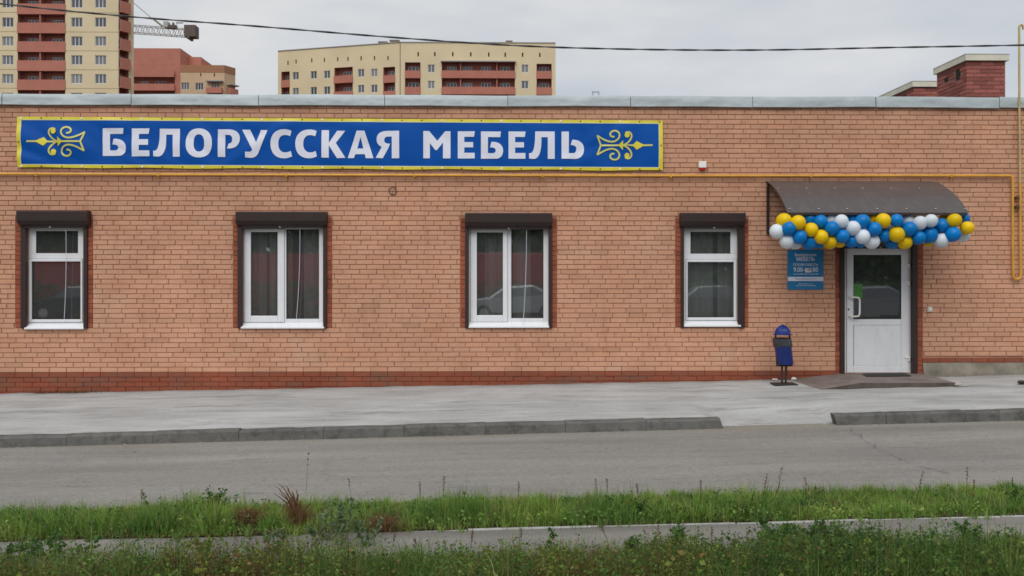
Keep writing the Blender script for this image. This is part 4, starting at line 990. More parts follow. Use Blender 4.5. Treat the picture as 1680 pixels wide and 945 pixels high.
M['riser'] = simple('shaded_step_riser', (0.080, 0.064, 0.056), 0.95, 0.35, 6.0, 0.4)  # step concrete darkened for the upright faces, their shade put into the colour
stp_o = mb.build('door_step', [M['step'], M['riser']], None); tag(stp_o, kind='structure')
mx_ = W.u(1457, -0.3); mb = MB()
hw = 0.36
mb.grid(lambda s, t: (mx_ + s * hw + 0.03 * t, -0.24 + 0.17 * t + 0.02 * s, zt_ + 0.003 + 0.016 * (1 if abs(s) < 0.98 and abs(t) < 0.98 else 0) + 0.02 * max(0, s - 0.6) * (t + 1) * 0.3), np.linspace(-1, 1, 14), np.linspace(-1, 1, 8))
tag(mb.build('door_mat', M['rubber']), 'black rubber mat lying on the step before the white door', 'doormat')
def chunk(name, px, py, zo, r, mat, sq=(1, 1, 0.6), seed=1):
    p = G(px, py, zo); rnd = random.Random(seed); bm = bmesh.new(); bmesh.ops.create_icosphere(bm, subdivisions=2, radius=1.0)
    for v in bm.verts:
        k = 1 + rnd.uniform(-0.28, 0.22); v.co = Vector((v.co.x * k * r * sq[0], v.co.y * k * r * sq[1], v.co.z * k * r * sq[2]))
    me = bpy.data.meshes.new(name); bm.to_mesh(me); bm.free(); me.materials.append(M[mat]); o = bpy.data.objects.new(name, me); COL.objects.link(o); o.location = (p.x, p.y, p.z + r * sq[2] * 0.6); return o
tag(chunk('concrete_chunk', 1577, 633.5, -0.01, 0.075, 'stone', (1.3, 0.8, 0.45), 3), 'pale broken concrete piece at the right end of the door step', 'rubble')
tag(chunk('paper_scrap', 1271, 623.5, 0.0, 0.03, 'paper', (1.4, 1, 0.5), 5), 'white paper scrap on the pavement left of the bin post', 'litter', 'white scraps by the bin')
tag(chunk('paper_scrap', 1302, 623, 0.0, 0.035, 'paper', (1.2, 1, 0.7), 6), 'white paper scrap on the pavement right of the bin post', 'litter', 'white scraps by the bin')
tag(chunk('plastic_bag', 2, 638, -0.01, 0.12, 'paper', (0.7, 0.6, 0.9), 8), 'crumpled white plastic bag at the wall foot on the far left edge', 'bag')
tag(chunk('dark_stone', 1677, 629, 0.0, 0.06, 'darkstone', (1.2, 1, 0.5), 9), 'small dark stone on the pavement at the far right edge', 'stone')

# loose grit along the kerb foot, the wall foot and over the pavement
gv = MB()
for k in range(260):
    if k < 110: p = kp(random.uniform(-0.5, KLEN + 0.5), -abs(random.gauss(0, 0.10)) - 0.01, ZR + 0.006)
    elif k < 190: x = random.uniform(-8.5, 8.5); y = -0.03 - abs(random.gauss(0, 0.08)); p = Vector((x, y, pave_z(x, y)))
    else: x = random.uniform(-7, 7); y = random.uniform(-2.9, -0.1); p = Vector((x, y, pave_z(x, y)))
    r = random.uniform(0.004, 0.011); d = [Vector((random.uniform(.6, 1.3) * r * a, random.uniform(.6, 1.3) * r * b, random.uniform(.5, 1) * r * c_)) for a, b, c_ in ((1,0,0),(0,1,0),(-1,0,0),(0,-1,0),(0,0,1))]
    gv.add([p + q_ for q_ in d], [(0,1,4),(1,2,4),(2,3,4),(3,0,4)])
tag(gv.build('grit', M['stone']), kind='stuff')
# ------------------------------------------------------------------ litter bin
bp = G(1286, 630, 0.0); BX, BYY, BZ = bp.x, bp.y, gz(bp.x) - 0.004
Z = lambda py: CH - (py - HY) * (bp.y + D) / FP
BN = empty('litter_bin', (BX, BYY, BZ)); tag(BN, 'blue litter bin with a domed hood on two thin black legs', 'bin')
mb = MB(); mb.box(BX - 0.175, BX + 0.175, BYY - 0.13, BYY + 0.13, BZ + 0.002, BZ + 0.014); mb.build('base_plate', M['darkmetal'], BN, bevel=0.003)
zc = Z(602)
for dx in (-0.027, 0.03):
    mb = MB(); mb.box(BX + dx - 0.012, BX + dx + 0.012, BYY - 0.012, BYY + 0.012, BZ + 0.012, zc); mb.build('leg', M['darkmetal'], BN)
mb = MB(); mb.box(BX - 0.115, BX + 0.125, BYY - 0.014, BYY + 0.014, zc, zc + 0.026); mb.build('cross_bar', M['darkmetal'], BN)
zh = Z(549.5)
for (xb_, xt_) in ((-0.105, -0.125), (0.12, 0.085)):
    mb = MB(); mb.tube([(BX + xb_, BYY + 0.0, zc + 0.01), (BX + xt_, BYY, zh + 0.01)], 0.013, 8); mb.build('side_bar', M['darkmetal'], BN)
zb0, zb1 = Z(598), Z(556); tilt = -0.055
def tilted(mb, x0, zlo): mb.v = [(x + x0 + tilt * (z - zlo) / 0.4, y, z) for (x, y, z) in mb.v]
mb = MB(); mb.lathe([(0.0, zb0), (0.112, zb0), (0.118, zb0 + 0.012), (0.128, zb1 - 0.012), (0.133, zb1), (0.126, zb1), (0.108, zb0 + 0.03), (0.0, zb0 + 0.03)], (BX + 0.012, BYY - 0.03, 0), 24, cap=False); tilted(mb, 0.0, zb0); mb.build('bucket', M['binblue'], BN)
mb = MB(); lin = []
for i, zz in enumerate(np.linspace(zb1 + 0.006, zb1 - 0.12, 6)):
    lin.append((0.137 + (0.006 if i in (2, 4) else 0) - (0.0 if i < 5 else 0.004), zz))
mb.lathe([(0.12, zb1 - 0.05)] + [(0.128, zb1 + 0.008)] + lin, (BX + 0.012, BYY - 0.03, 0), 28, cap=False)
mb.v = [(x, y, z + (0.010 * math.sin(3 * math.atan2(y - BYY, x - BX)) + 0.006 * math.sin(7 * math.atan2(y - BYY, x - BX)) if z < zb1 - 0.08 else 0)) for (x, y, z) in mb.v]
tilted(mb, 0.0, zb0); mb.build('bin_liner', M['liner'], BN)
mb = MB(); zt = Z(533.5); hh = zt - zh
mb.lathe([(0.150, zh), (0.150, zh + 0.008), (0.122, zh + 0.012), (0.116, zh + hh * 0.38), (0.092, zh + hh * 0.64), (0.058, zh + hh * 0.86), (0.028, zh + hh * 0.98), (0.0, zt + 0.01)], (BX - 0.022, BYY - 0.01, 0), 10, cap=False); mb.build('hood', M['binblue'], BN, flat=True)

# ------------------------------------------------------------------ overhead cable, roof bracket
mb = MB(); CY = Fac(0, -2.5); cp = []
for px, py in ((-260, -26), (0, 6), (210, 27), (420, 43), (640, 61), (850, 75), (1050, 81), (1250, 82), (1460, 78), (1680, 74), (1940, 68)):
    u, z = CY.uz(px, py); cp.append(Vector((u, -2.5, z)))
dense = []
for i in range(len(cp) - 1):
    p0, p1, p2, p3 = cp[max(i-1, 0)], cp[i], cp[i+1], cp[min(i+2, len(cp)-1)]
    for t in np.linspace(0, 1, 12)[:-1]: dense.append(0.5 * ((2*p1) + (p2 - p0)*t + (2*p0 - 5*p1 + 4*p2 - p3)*t*t + (3*p1 - p0 - 3*p2 + p3)*t**3))
CBL = empty('overhead_cable', cp[5]); tag(CBL, 'black twisted overhead cable sagging across the sky above the roof', 'cable')
for ph in (0, math.pi):
    mb = MB(); mb.tube([p + Vector((0, 0.006 * math.cos(i * 1.1 + ph), 0.006 * math.sin(i * 1.1 + ph))) for i, p in enumerate(dense)], 0.0075, 6); mb.build('strand', M['cable'], CBL)
rb = Fac(0, 1.6); u0, u1 = rb.u(971.5), rb.u(983.5); zt, zb = rb.z(151), ZTOP + 0.1
mb = MB(); mb.box(u0, u0 + 0.022, 1.6, 1.622, zb, zt); mb.box(u1 - 0.022, u1, 1.6, 1.622, zb, zt); mb.box(u0, u1, 1.598, 1.624, zt, zt + 0.022)
tag(mb.build('roof_bracket', M['galv']), 'small metal hoop standing on the shop roof edge under the cable', 'bracket')

# ------------------------------------------------------------------ far buildings
def far_window(fc, u, z, ww, hh, parent, n=3, dep=0.14):
    mb = MB(fc); a, b, c_, d = u - ww/2, u + ww/2, z - hh/2, z + hh/2; t = 0.08
    ring(mb, a, b, c_, d, t, dep - 0.02, dep + 0.05)
    for k in range(1, n): x = a + ww * k / n; mb.box(x - 0.05, x + 0.05, dep - 0.018, dep + 0.048, c_ + t, d - t)
    wo = mb.build('window', M['farframe'], parent)
    mb = MB(fc); mb.add([(a + t, dep + 0.03, c_ + t), (b - t, dep + 0.03, c_ + t), (b - t, dep + 0.03, d - t), (a + t, dep + 0.03, d - t)], [(0,1,2,3)]); mb.build('pane', M['farglass'], wo)
def loggia(fc, a, b, floors, h_par, pitch, ztop, zbot, parent, wins=(), div=(), depth=1.4, proud=0.12, parmat='terracotta'):
    """one recessed stack of balconies: back wall, slabs, parapets and windows"""
    mb = MB(fc); e = depth
    mb.add([(a,0.01,zbot),(b,0.01,zbot),(b,0.01,ztop),(a,0.01,ztop),(a,e,zbot),(b,e,zbot),(b,e,ztop),(a,e,ztop)], [(4,5,6,7),(0,4,7,3),(5,1,2,6),(7,6,2,3)])
    mb.build('loggia_wall', M['loggia'], parent)
    for z in floors:      # z = foot of the parapet
        mb = MB(fc); mb.box(a - 0.05, b + 0.05, -proud, -proud + 0.14, z, z + h_par); mb.box(a + 0.01, b - 0.01, -proud + 0.141, e - 0.01, z + 0.05, z + 0.22); mb.build('balcony', M[parmat], parent)
        for x in div:
            mb = MB(fc); mb.box(x - 0.1, x + 0.1, 0.03, e - 0.02, z + 0.23, z + pitch + 0.04); mb.build('divider', M['loggia'], parent)
        for (x, ww) in wins: far_window(fc, x, z + 1.65, ww, 1.45, parent, 3, dep=e - 0.10)
def px_u(fc, p): return fc.u(p)
# --- tower block
T = Fac(0, 123.0)
TW = empty('tower_block', T(T.u(80), 8, 0)); tag(TW, 'tall cream apartment tower with terracotta balconies on the far left skyline', 'building')
ux0, ux1 = T.u(-190), T.u(194); zr = [5, 36.5, 67.5, 98.5, 129.3, 160]; rows = [-57, -26] + zr
la, lb = T.u(29), T.u(107)
zt_t = T.z(-120, 100)
pitch = T.z(36.5, 100) - T.z(67.5, 100)
hs = [(la, lb, 1.0, zt_t - 1.5, 0.01)]
for px in (12.7, 126, 165, -60, -100):
    u = T.u(px)
    for py in rows: z = T.z(py, px); hs.append((u - 0.85, u + 0.85, z - 0.72, z + 0.72, 0.2))
mb = MB(T); mb.holes(ux0, ux1, -1, zt_t, hs); mb.build('wall', M['cream'], TW)
for px in (12.7, 126, 165, -60, -100):
    for py in rows: far_window(T, T.u(px), T.z(py, px), 1.7, 1.44, TW)
for k in range(len(rows)):
    z = T.z(rows[k] + 15.5, 60)
    for (a, b) in ((ux0, la), (lb, ux1)): mb = MB(T); mb.box(a, b, -0.02, 0.02, z - 0.03, z + 0.03); mb.build('floor_band', M['creamline'], TW)
fl = [T.z(y, 60) for y in (-38, -7, 23.5, 54.6, 85.4, 116.5, 148, 179)]
loggia(T, la, lb, fl, 1.6, pitch, zt_t - 1.5, 1.0, TW, wins=[(T.u(47.6), 1.6), (T.u(88), 1.6)], div=[T.u(65.5)])
# corner face with balconies turning away
cx, cy, _ = T(ux1, 0, 0); TA = R(58)
T2 = Fac(cx, cy, TA); u2 = T2.u(219.5)
mb = MB(T2); a2, b2 = 0.15, u2 - 0.9
mb.holes(0, u2, -1, zt_t, [(a2, b2, 1.0, zt_t - 1.5, 0.01)]); mb.build('wall', M['cream'], TW)
fl2 = [T.z(y, 194) for y in (-43, -12, 20, 51, 82, 113, 144, 175)]
loggia(T2, a2, b2, fl2, 1.75, pitch, zt_t - 1.5, 1.0, TW, wins=[((a2 + b2) / 2, 1.4)], proud=0.5)
ex, ey, _ = T2(u2, 0, 0); lx, ly, _ = T(ux0, 0, 0)
mb = MB(); mb.add([(ex, ey, -1), (ex - 9, ey + 16, -1), (lx, ey + 16, -1), (lx, ly, -1), (ex, ey, zt_t), (ex - 9, ey + 16, zt_t), (lx, ey + 16, zt_t), (lx, ly, zt_t), (cx, cy, zt_t)], [(0,1,5,4), (1,2,6,5), (2,3,7,6), (4,5,6,7,8)]); mb.build('rear_wall', M['cream'], TW)
# --- mid-rise block
Mf = Fac(0, 146.0); ML = empty('apartment_block', Mf(Mf.u(785), 8, 0)); tag(ML, 'long cream mid-rise apartment block with red loggias, centre of the skyline', 'building')
zm = lambda p: (420 + p[0] / 3.15, p[1] / 3.15)
def uzm(fc, zx, zy): return fc.uz(*zm((zx, zy)))
def far_wall(fc, u0, u1, ztop_, wins, slots, logs, parent, wallmat, wsz=(1.25, 1.42), nwin=2, pitch=2.9):
    hs = []
    for (u, z) in wins: hs.append((u - wsz[0]/2, u + wsz[0]/2, z - wsz[1]/2, z + wsz[1]/2, 0.2))
    for (u, z) in slots: hs.append((u - 0.13, u + 0.13, z - 0.38, z + 0.38, 0.3))
    for lg in logs: hs.append((lg['a'], lg['b'], 1.0, lg['top'], 0.01))
    mb = MB(fc); mb.holes(u0, u1, -1, ztop_, hs); mb.build('wall', M[wallmat], parent)
    for (u, z) in wins: far_window(fc, u, z, wsz[0], wsz[1], parent, nwin)
    for (u, z) in slots:
        mb = MB(fc); mb.add([(u-0.13,0.29,z-0.38),(u+0.13,0.29,z-0.38),(u+0.13,0.29,z+0.38),(u-0.13,0.29,z+0.38)], [(0,1,2,3)]); mb.build('vent_slot', M['dark'], parent)
    for lg in logs:
        loggia(fc, lg['a'], lg['b'], lg['fl'], lg.get('hp', 1.35), pitch, lg['top'], 1.0, parent, wins=lg.get('w', ()), div=lg.get('d', ()), proud=lg.get('pr', 0.06))
u0, u1 = Mf.u(657), Mf.u(911.5); ztm = Mf.z(70.3, 780)
wins = [uzm(Mf, x, y) for x in (906, 1390) for y in (354, 438, 522)]
slots = [uzm(Mf, x, y) for x, y in ((838,280),(924,280),(1017,280),(1110,281),(1203,282),(1288,283),(1378,283),(1467,284))]
U = lambda fc, zx: fc.u(zm((zx, 0))[0])
ZZ = lambda fc, zy, zx=1100: fc.z(zm((0, zy))[1], zm((zx, 0))[0])
pm = ZZ(Mf, 354) - ZZ(Mf, 438)
flm = [ZZ(Mf, y) for y in (405, 489, 573)]
logs = [dict(a=U(Mf, 770), b=U(Mf, 850), top=ZZ(Mf, 323), fl=flm, w=[(U(Mf, 812), 2.0)]),
        dict(a=U(Mf, 960), b=U(Mf, 1338), top=ZZ(Mf, 322), fl=flm, w=[(U(Mf, x), 1.8) for x in (1010, 1090, 1188, 1287)], d=[U(Mf, 1057), U(Mf, 1245)], pr=0.25),
        dict(a=U(Mf, 1450), b=U(Mf, 1528), top=ZZ(Mf, 328), fl=flm, w=[(U(Mf, 1490), 1.8)])]
far_wall(Mf, u0, u1, ztm, wins, slots, logs, ML, 'cream', pitch=pm)
mb = MB(Mf); mb.box(U(Mf, 955), U(Mf, 1343), -0.7, -0.004, ZZ(Mf, 322) - 0.02, ZZ(Mf, 322) + 0.16); mb.build('balcony_roof', M['rooflight'], ML)
px0, py0, _ = Mf(u0, 0, 0)
M2 = Fac(px0, py0, R(-16)); uL = M2.u(456)
wins = [uzm(M2, x, y) for x, y in ((205,392),(205,474),(298,387),(298,469),(367,385),(367,467),(543,377),(543,459),(611,376),(611,458))]
slots = [uzm(M2, x, y) for x, y in ((165,325),(207,318),(288,312),(353,310),(422,307),(475,305),(543,301),(612,300),(682,300))]
f2 = lambda zx, ys: [ZZ(M2, y, zx) for y in ys]
logs = [dict(a=U(M2, 131), b=U(M2, 174), top=ZZ(M2, 370, 150), fl=f2(150, (452, 534)), w=[(U(M2, 152), 1.3)]),
        dict(a=U(M2, 405), b=U(M2, 500), top=ZZ(M2, 348, 450), fl=f2(450, (430, 512)), w=[(U(M2, 458), 1.6)], pr=0.25),
        dict(a=U(M2, 658), b=U(M2, 719), top=ZZ(M2, 346, 690), fl=f2(690, (427, 509)), w=[(U(M2, 692), 1.6)])]
far_wall(M2, uL, -0.12, ztm - 0.05, wins, slots, logs, ML, 'cream', pitch=pm)
mb = MB(M2); mb.box(-0.12, 0.0, 0.05, 0.3, -1, ztm - 0.1); mb.build('expansion_joint', M['dark'], ML)
rx_, ry_, _ = Mf(u1, 0, 0); lx_, ly_, _ = M2(uL, 0, 0)
mb = MB(); mb.add([(rx_, ry_, -1), (rx_, ry_ + 16, -1), (lx_, ry_ + 22, -1), (lx_, ly_, -1), (rx_, ry_, ztm), (rx_, ry_ + 16, ztm), (lx_, ry_ + 22, ztm), (lx_, ly_, ztm), (px0, py0, ztm)], [(0,1,5,4), (1,2,6,5), (2,3,7,6), (4,5,6,7,8)]); mb.build('rear_wall', M['cream'], ML)
for fc, a, b in ((Mf, u0, u1), (M2, uL, -0.13)):
    mb = MB(fc); mb.box(a, b, -0.12, 0.3, ztm, ztm + 0.14); mb.build('roof_edge', M['rooflight'], ML)
for (zx, w_, h_) in ((657, 40, 18), (717, 43, 26), (1040, 28, 9), (1262, 46, 16), (1308, 27, 25), (1335, 12, 10)):
    F5 = Fac(0, 150.0); u = F5.u(zm((zx, 0))[0]); s = 1 / 3.15 / 1456 * 164; mb = MB(); zz = ztm + 0.1
    mb.box(u - w_ * s / 2, u + w_ * s / 2, 149.5, 151, zz, zz + h_ * s + 0.2); mb.box(u - w_ * s / 2 - 0.15, u + w_ * s / 2 + 0.15, 149.3, 151.2, zz + h_ * s + 0.2, zz + h_ * s + 0.35); mb.build('roof_vent', M['crane'], ML)
# --- red and sand block behind the tower
Rf = Fac(0, 186.0); RD = empty('stepped_block', Rf(Rf.u(300), 8, 0)); tag(RD, 'stepped red and sand apartment block just right of the cream tower', 'building')
z1 = lambda p: (p[0] / 3.15, p[1] / 3.15)
U1 = lambda fc, zx: fc.u(zx / 3.15)
Z1 = lambda fc, zy, zx=900: fc.z(zy / 3.15, zx / 3.15)
ra, rb_, rt = U1(Rf, 600), U1(Rf, 932), Z1(Rf, 250)
fb = [Z1(Rf, y) for y in (400, 470, 540)]
mb = MB(Rf); a_, b_ = U1(Rf, 640), U1(Rf, 903); tp = Z1(Rf, 335)
mb.holes(ra, rb_, -1, rt, [(a_, b_, 1, tp, 0.01)]); mb.build('wall', M['terracotta'], RD)
loggia(Rf, a_, b_, fb, 1.5, Z1(Rf, 400) - Z1(Rf, 470), tp, 1.0, RD, wins=[(U1(Rf, 818), 2.2), (U1(Rf, 735), 1.8)], proud=0.5)
mb = MB(Rf); mb.box(ra, rb_, 0.02, 18, rt - 6, rt + 0.02); mb.box(ra, rb_, 1.5, 18, -1, rt - 6.01); mb.build('rear_wall', M['terracotta'], RD)
mb = MB(Rf); mb.box(rb_, U1(Rf, 1000), 5, 16, -1, Z1(Rf, 266)); mb.build('stair_tower', M['terracotta'], RD)
mb = MB(Rf); mb.box(U1(Rf, 1000), U1(Rf, 1028), 6, 16, -1, Z1(Rf, 318)); mb.build('lift_housing', M['terracotta'], RD)
sa, sb, stp_ = rb_ + 0.02, U1(Rf, 1160), Z1(Rf, 337)
wins = [(U1(Rf, 957), Z1(Rf, 445)), (U1(Rf, 1030), Z1(Rf, 446)), (U1(Rf, 1113), Z1(Rf, 440)), (U1(Rf, 957), Z1(Rf, 515)), (U1(Rf, 1030), Z1(Rf, 516))]
slots = [(U1(Rf, 1037), Z1(Rf, 386)), (U1(Rf, 1108), Z1(Rf, 386))]
far_wall(Rf, sa, sb, stp_, wins, slots, [], RD, 'sandy', wsz=(1.75, 1.6), nwin=3)
mb = MB(Rf); mb.box(sa, sb, -0.05, -0.01, Z1(Rf, 374), stp_ + 0.05); mb.build('brown_band', M['sandstripe'], RD)
mb = MB(Rf); mb.box(U1(Rf, 1073), U1(Rf, 1152), -1.0, -0.01, Z1(Rf, 484), Z1(Rf, 456)); mb.build('balcony', M['terracotta'], RD)
mb = MB(Rf); mb.box(U1(Rf, 1070), U1(Rf, 1155), -1.1, -0.01, Z1(Rf, 424), Z1(Rf, 418)); mb.build('balcony_roof', M['rooflight'], RD)
sx_, sy_, _ = Rf(sb, 0, 0); R2 = Fac(sx_, sy_, R(62)); ue = R2.u(1216 / 3.15)
mb = MB(R2); mb.holes(0, ue, -1, stp_, []); mb.build('wall', M['sandy'], RD)
mb = MB(R2); mb.box(0, ue, -0.05, -0.01, Z1(Rf, 374), stp_ + 0.05); mb.build('brown_band', M['sandstripe'], RD)
mb = MB(R2); mb.box(ue * 0.25, ue * 0.95, -1.1, -0.01, Z1(Rf, 484), Z1(Rf, 452)); mb.build('balcony', M['terracotta'], RD)
mb = MB(R2); mb.box(ue * 0.2, ue, -1.2, -0.01, Z1(Rf, 436), Z1(Rf, 430)); mb.build('balcony_roof', M['rooflight'], RD)
ex, ey, _ = R2(ue, 0, 0)
mb = MB(); mb.add([(ex, ey, -1), (ex - 4, ey + 10, -1), (sx_ - 15, ey + 10, -1), (ex, ey, stp_), (ex - 4, ey + 10, stp_), (sx_ - 15, ey + 10, stp_), (Rf(sa, 0.1, 0)[0], 186.1, stp_), (sx_, sy_, stp_)], [(0, 1, 4, 3), (1, 2, 5, 4), (3, 4, 5, 6, 7)]); mb.build('rear_wall', M['sandy'], RD)
# --- tower crane: mast hidden behind the tower, counter-jib showing
Cf = Fac(0, 160.0)
CRN = empty('tower_crane', Cf(Cf.u(120), 0, -0.2)); tag(CRN, 'grey lattice tower crane whose counter-jib sticks out right of the cream tower', 'crane')
def cpt(zx, zy, dep=0.0): u, z = Cf.uz(zx / 3.15, zy / 3.15); return Vector(Cf(u, dep, z))
def lattice(mb, a, b, h0, h1, wd, n, r=0.075):
    a, b = Vector(a), Vector(b); dn = Vector((0, 0, -1)); P = lambda t, k, s: a.lerp(b, t) + dn * (k * (h0 + (h1 - h0) * t)) + Vector((0, s * wd, 0))
    for s in (0, 1):
        for k in (0, 1): mb.tube([P(0, k, s), P(1, k, s)], r * 1.3, 5)
        for i in range(n):
            t0, t1, tm = i / n, (i + 1) / n, (i + 0.5) / n; mb.tube([P(t0, 1, s), P(tm, 0, s)], r * 0.7, 4); mb.tube([P(tm, 0, s), P(t1, 1, s)], r * 0.7, 4)
mb = MB(); lattice(mb, cpt(380, 106), cpt(985, 150), 1.45, 1.45, 1.1, 22, 0.06); mb.build('counter_jib', M['crane'], CRN)
mb = MB(); p = cpt(985, 126); s = 1 / 3.15 / 1456 * 174
mb.box(p.x - 30 * s, p.x + 27 * s, 159.6, 161.8, cpt(0, 186).z, cpt(0, 126).z); mb.box(p.x - 15 * s, p.x - 2 * s, 159.4, 161.9, cpt(0, 196).z, cpt(0, 180).z); mb.build('counterweight', M['craneweight'], CRN)
mb = MB(); mb.box(cpt(846, 0).x, cpt(868, 0).x, 159.8, 161.3, cpt(0, 137).z, cpt(0, 107).z); mb.build('machine_cabin', M['cranebox'], CRN)
mb = MB(); mb.box(cpt(872, 0).x, cpt(907, 0).x, 159.9, 161.2, cpt(0, 140).z, cpt(0, 124).z); mb.box(cpt(888, 0).x, cpt(896, 0).x, 160.2, 160.6, cpt(0, 124).z, cpt(0, 110).z); mb.build('hoist_winch', M['craneweight'], CRN)
mb = MB(); mb.box(cpt(908, 0).x, cpt(942, 0).x, 160.2, 160.5, cpt(0, 113).z, cpt(0, 109).z); mb.tube([cpt(912, 112, 0.2), cpt(912, 140, 0.2)], 0.06, 4); mb.build('hook_arm', M['crane'], CRN)
mb = MB(); mb.tube([cpt(400, -230, 0.6), cpt(800, 108, 0.6)], 0.07, 5); mb.tube([cpt(790, 96, 0.6), cpt(835, 132, 0.6)], 0.20, 5); mb.build('tie_rod', M['crane'], CRN)
m0 = cpt(380, 112); mb = MB()
for i in range(4):
    x, y = m0.x + (-0.8 if i % 2 else 0.8), 160.7 + (-0.8 if i // 2 else 0.8); mb.tube([(x, y, -0.3), (x, y, m0.z)], 0.12, 5)
for i in range(24):
    zz = m0.z * i / 24; z2 = m0.z * (i + 1) / 24
    for y in (159.9, 161.5): mb.tube([(m0.x - 0.8, y, zz), (m0.x + 0.8, y, z2)], 0.07, 4)
mb.tube([(m0.x, 160.7, m0.z), cpt(400, -230, 0.6)], 0.25, 5); mb.build('mast', M['crane'], CRN)
mb = MB(); lattice(mb, cpt(380, 112), cpt(-1500, 0), 1.8, 1.0, 1.4, 24); mb.build('jib', M['crane'], CRN)

# ------------------------------------------------------------------ vegetation
def blades(name, P, H, Wd, mat, lean=0.45, seg=3, droop=0.5, label_kind='stuff', dirs=None):
    """P (n,3) roots, H heights, Wd widths -> curved tapering blades in one mesh"""
    n = len(P); az = RS.uniform(0, 2*np.pi, n) if dirs is None else dirs; ln = np.abs(RS.normal(0, lean, n)) * H
    d = np.stack([np.cos(az), np.sin(az), np.zeros(n)], 1); sd = RS.uniform(0, 2*np.pi, n); side = np.stack([np.cos(sd), np.sin(sd), np.zeros(n)], 1)
    rings = []
    for k in range(seg + 1):
        t = k / seg; c = P + d * (ln * t ** 1.8)[:, None]; c[:, 2] += H * (t - droop * 0.5 * t ** 3 * np.minimum(1, ln / H))
        wv = Wd * (1 - t ** 1.5 * 0.95) * 0.5
        rings += [c - side * wv[:, None], c + side * wv[:, None]]
    V = np.stack(rings, 1).reshape(-1, 3); m = 2 * (seg + 1); base = np.arange(n)[:, None] * m
    F = np.concatenate([base + np.array([[2*k, 2*k+1, 2*k+3, 2*k+2]]) for k in range(seg)], 0)
    return tag(mesh_np(name, V, F, M[mat]), kind=label_kind)
def leaves(name, P, size, mat, kind='stuff', flatness=0.6):
    """small folded leaf faces scattered at P"""
    n = len(P); az = RS.uniform(0, 2*np.pi, n); el = RS.normal(0, 0.6, n)
    a = np.stack([np.cos(az)*np.cos(el), np.sin(az)*np.cos(el), np.sin(el)], 1)
    r = RS.normal(0, 1, (n, 3)); r[:, 2] *= flatness; b = np.cross(a, r); b /= np.linalg.norm(b, axis=1)[:, None] + 1e-9
    up = np.cross(a, b)
    L = size * RS.uniform(0.6, 1.4, n); w = L * RS.uniform(0.22, 0.42, n)
    A, B, U = a * L[:, None], b * w[:, None], up * (w * 0.25)[:, None]
    V = np.stack([P, P + A*0.45 + B + U, P + A, P + A*0.45 - B + U, P + A*0.45], 1).reshape(-1, 3)
    base = np.arange(n)[:, None] * 5
    F = np.concatenate([base + np.array([[0, 4, 1]]), base + np.array([[4, 2, 1]]), base + np.array([[0, 3, 4]]), base + np.array([[4, 3, 2]])], 0)
    return tag(mesh_np(name, V, F, M[mat]), kind=kind)
def vnoise(x, y, f, seed=0):
    r = np.random.RandomState(seed); o = 0
    for k in range(6): a, b, p = r.uniform(-1, 1) * f, r.uniform(-1, 1) * f, r.uniform(0, 6.28); o = o + np.sin(a * x + b * y + p)
    return o / 6
gzv = lambda x: SLOPE * np.clip(x, -10.5, 10.5)
def strip_pts(n, t0, t1, s0=-0.6, s1=None):
    s1 = PLEN + 0.6 if s1 is None else s1
    s = RS.uniform(s0, s1, n); t = RS.uniform(t0, t1, n)
    x = PL.x + PD.x * s + PN.x * t; y = PL.y + PD.y * s + PN.y * t
    return x, y, s, t
# verge: grass tops follow the outline seen against the road
ctl = np.array([(-200,832),(0,830),(100,826),(200,824),(290,814),(335,806),(400,810),(450,820),(520,828),(600,820),(680,818),(740,802),(800,806),(900,808),(1000,801),(1080,808),(1150,803),(1220,797),(1300,805),(1360,814),(1450,815),(1560,810),(1680,807),(1900,806)], float)
def verge_h(x, y):
    dep = (y + D) * math.cos(YAW) + x * math.sin(YAW)
    px = 840 + (x * math.cos(YAW) - (y + D) * math.sin(YAW)) / dep * FP
    top = np.interp(px, ctl[:, 0], ctl[:, 1])
    zt = CH - (top - HY) * (dep + 0.10) / FP
    Hh = np.clip(zt - (gzv(x) - 0.14), 0.085, 0.45)
    cut = np.exp(-((px - 408) / 34) ** 2) + np.exp(-((px - 488) / 16) ** 2) + 0.8 * np.exp(-((px - 630) / 40) ** 2) * (dep < 6.8)      # flattened round the dry heaps
    return Hh * (1 - 0.72 * np.clip(cut, 0, 1) * (dep < 7.0)), px
def tufts(n, t0, t1, per, rad, spread_h, s0=-0.6):
    """clumps of blades fanning out from a common root"""
    x, y, s, t = strip_pts(n, t0, t1, s0); c = RS.randint(per[0], per[1], n); k = np.repeat(np.arange(n), c); m = len(k)
    a = RS.uniform(0, 2*np.pi, m); r = rad * np.sqrt(RS.uniform(0, 1, m)) * np.repeat(RS.uniform(0.5, 1.5, n), c)
    return x[k] + r * np.cos(a), y[k] + r * np.sin(a), t[k], a + RS.normal(0, 0.5, m), np.repeat(np.exp(RS.normal(0, spread_h, n)), c), np.repeat(RS.uniform(0, 1, n), c)
x, y, s, t = strip_pts(26000, 0.03, 0.82); H, px = verge_h(x, y)
blades('verge_grass', np.stack([x, y, gzv(x) - 0.155], 1), H * np.clip(0.3 + t / 0.4, 0.3, 1.0) * RS.uniform(0.35, 0.95, len(x)), RS.uniform(0.003, 0.007, len(x)), 'grass', 0.6)
x, y, t, a, hf, q = tufts(1150, 0.06, 0.80, (20, 46), 0.035, 0.26); H, px = verge_h(x, y)
hh = H * np.clip(0.45 + t / 0.35, 0.45, 1.0) * 1.08 * np.clip(hf, 0.55, 1.6) * RS.uniform(0.5, 1.15, len(x))
blades('verge_tufts', np.stack([x, y, gzv(x) - 0.155], 1), hh, RS.uniform(0.003, 0.009, len(x)), 'grass', 0.55, droop=0.7, dirs=a)
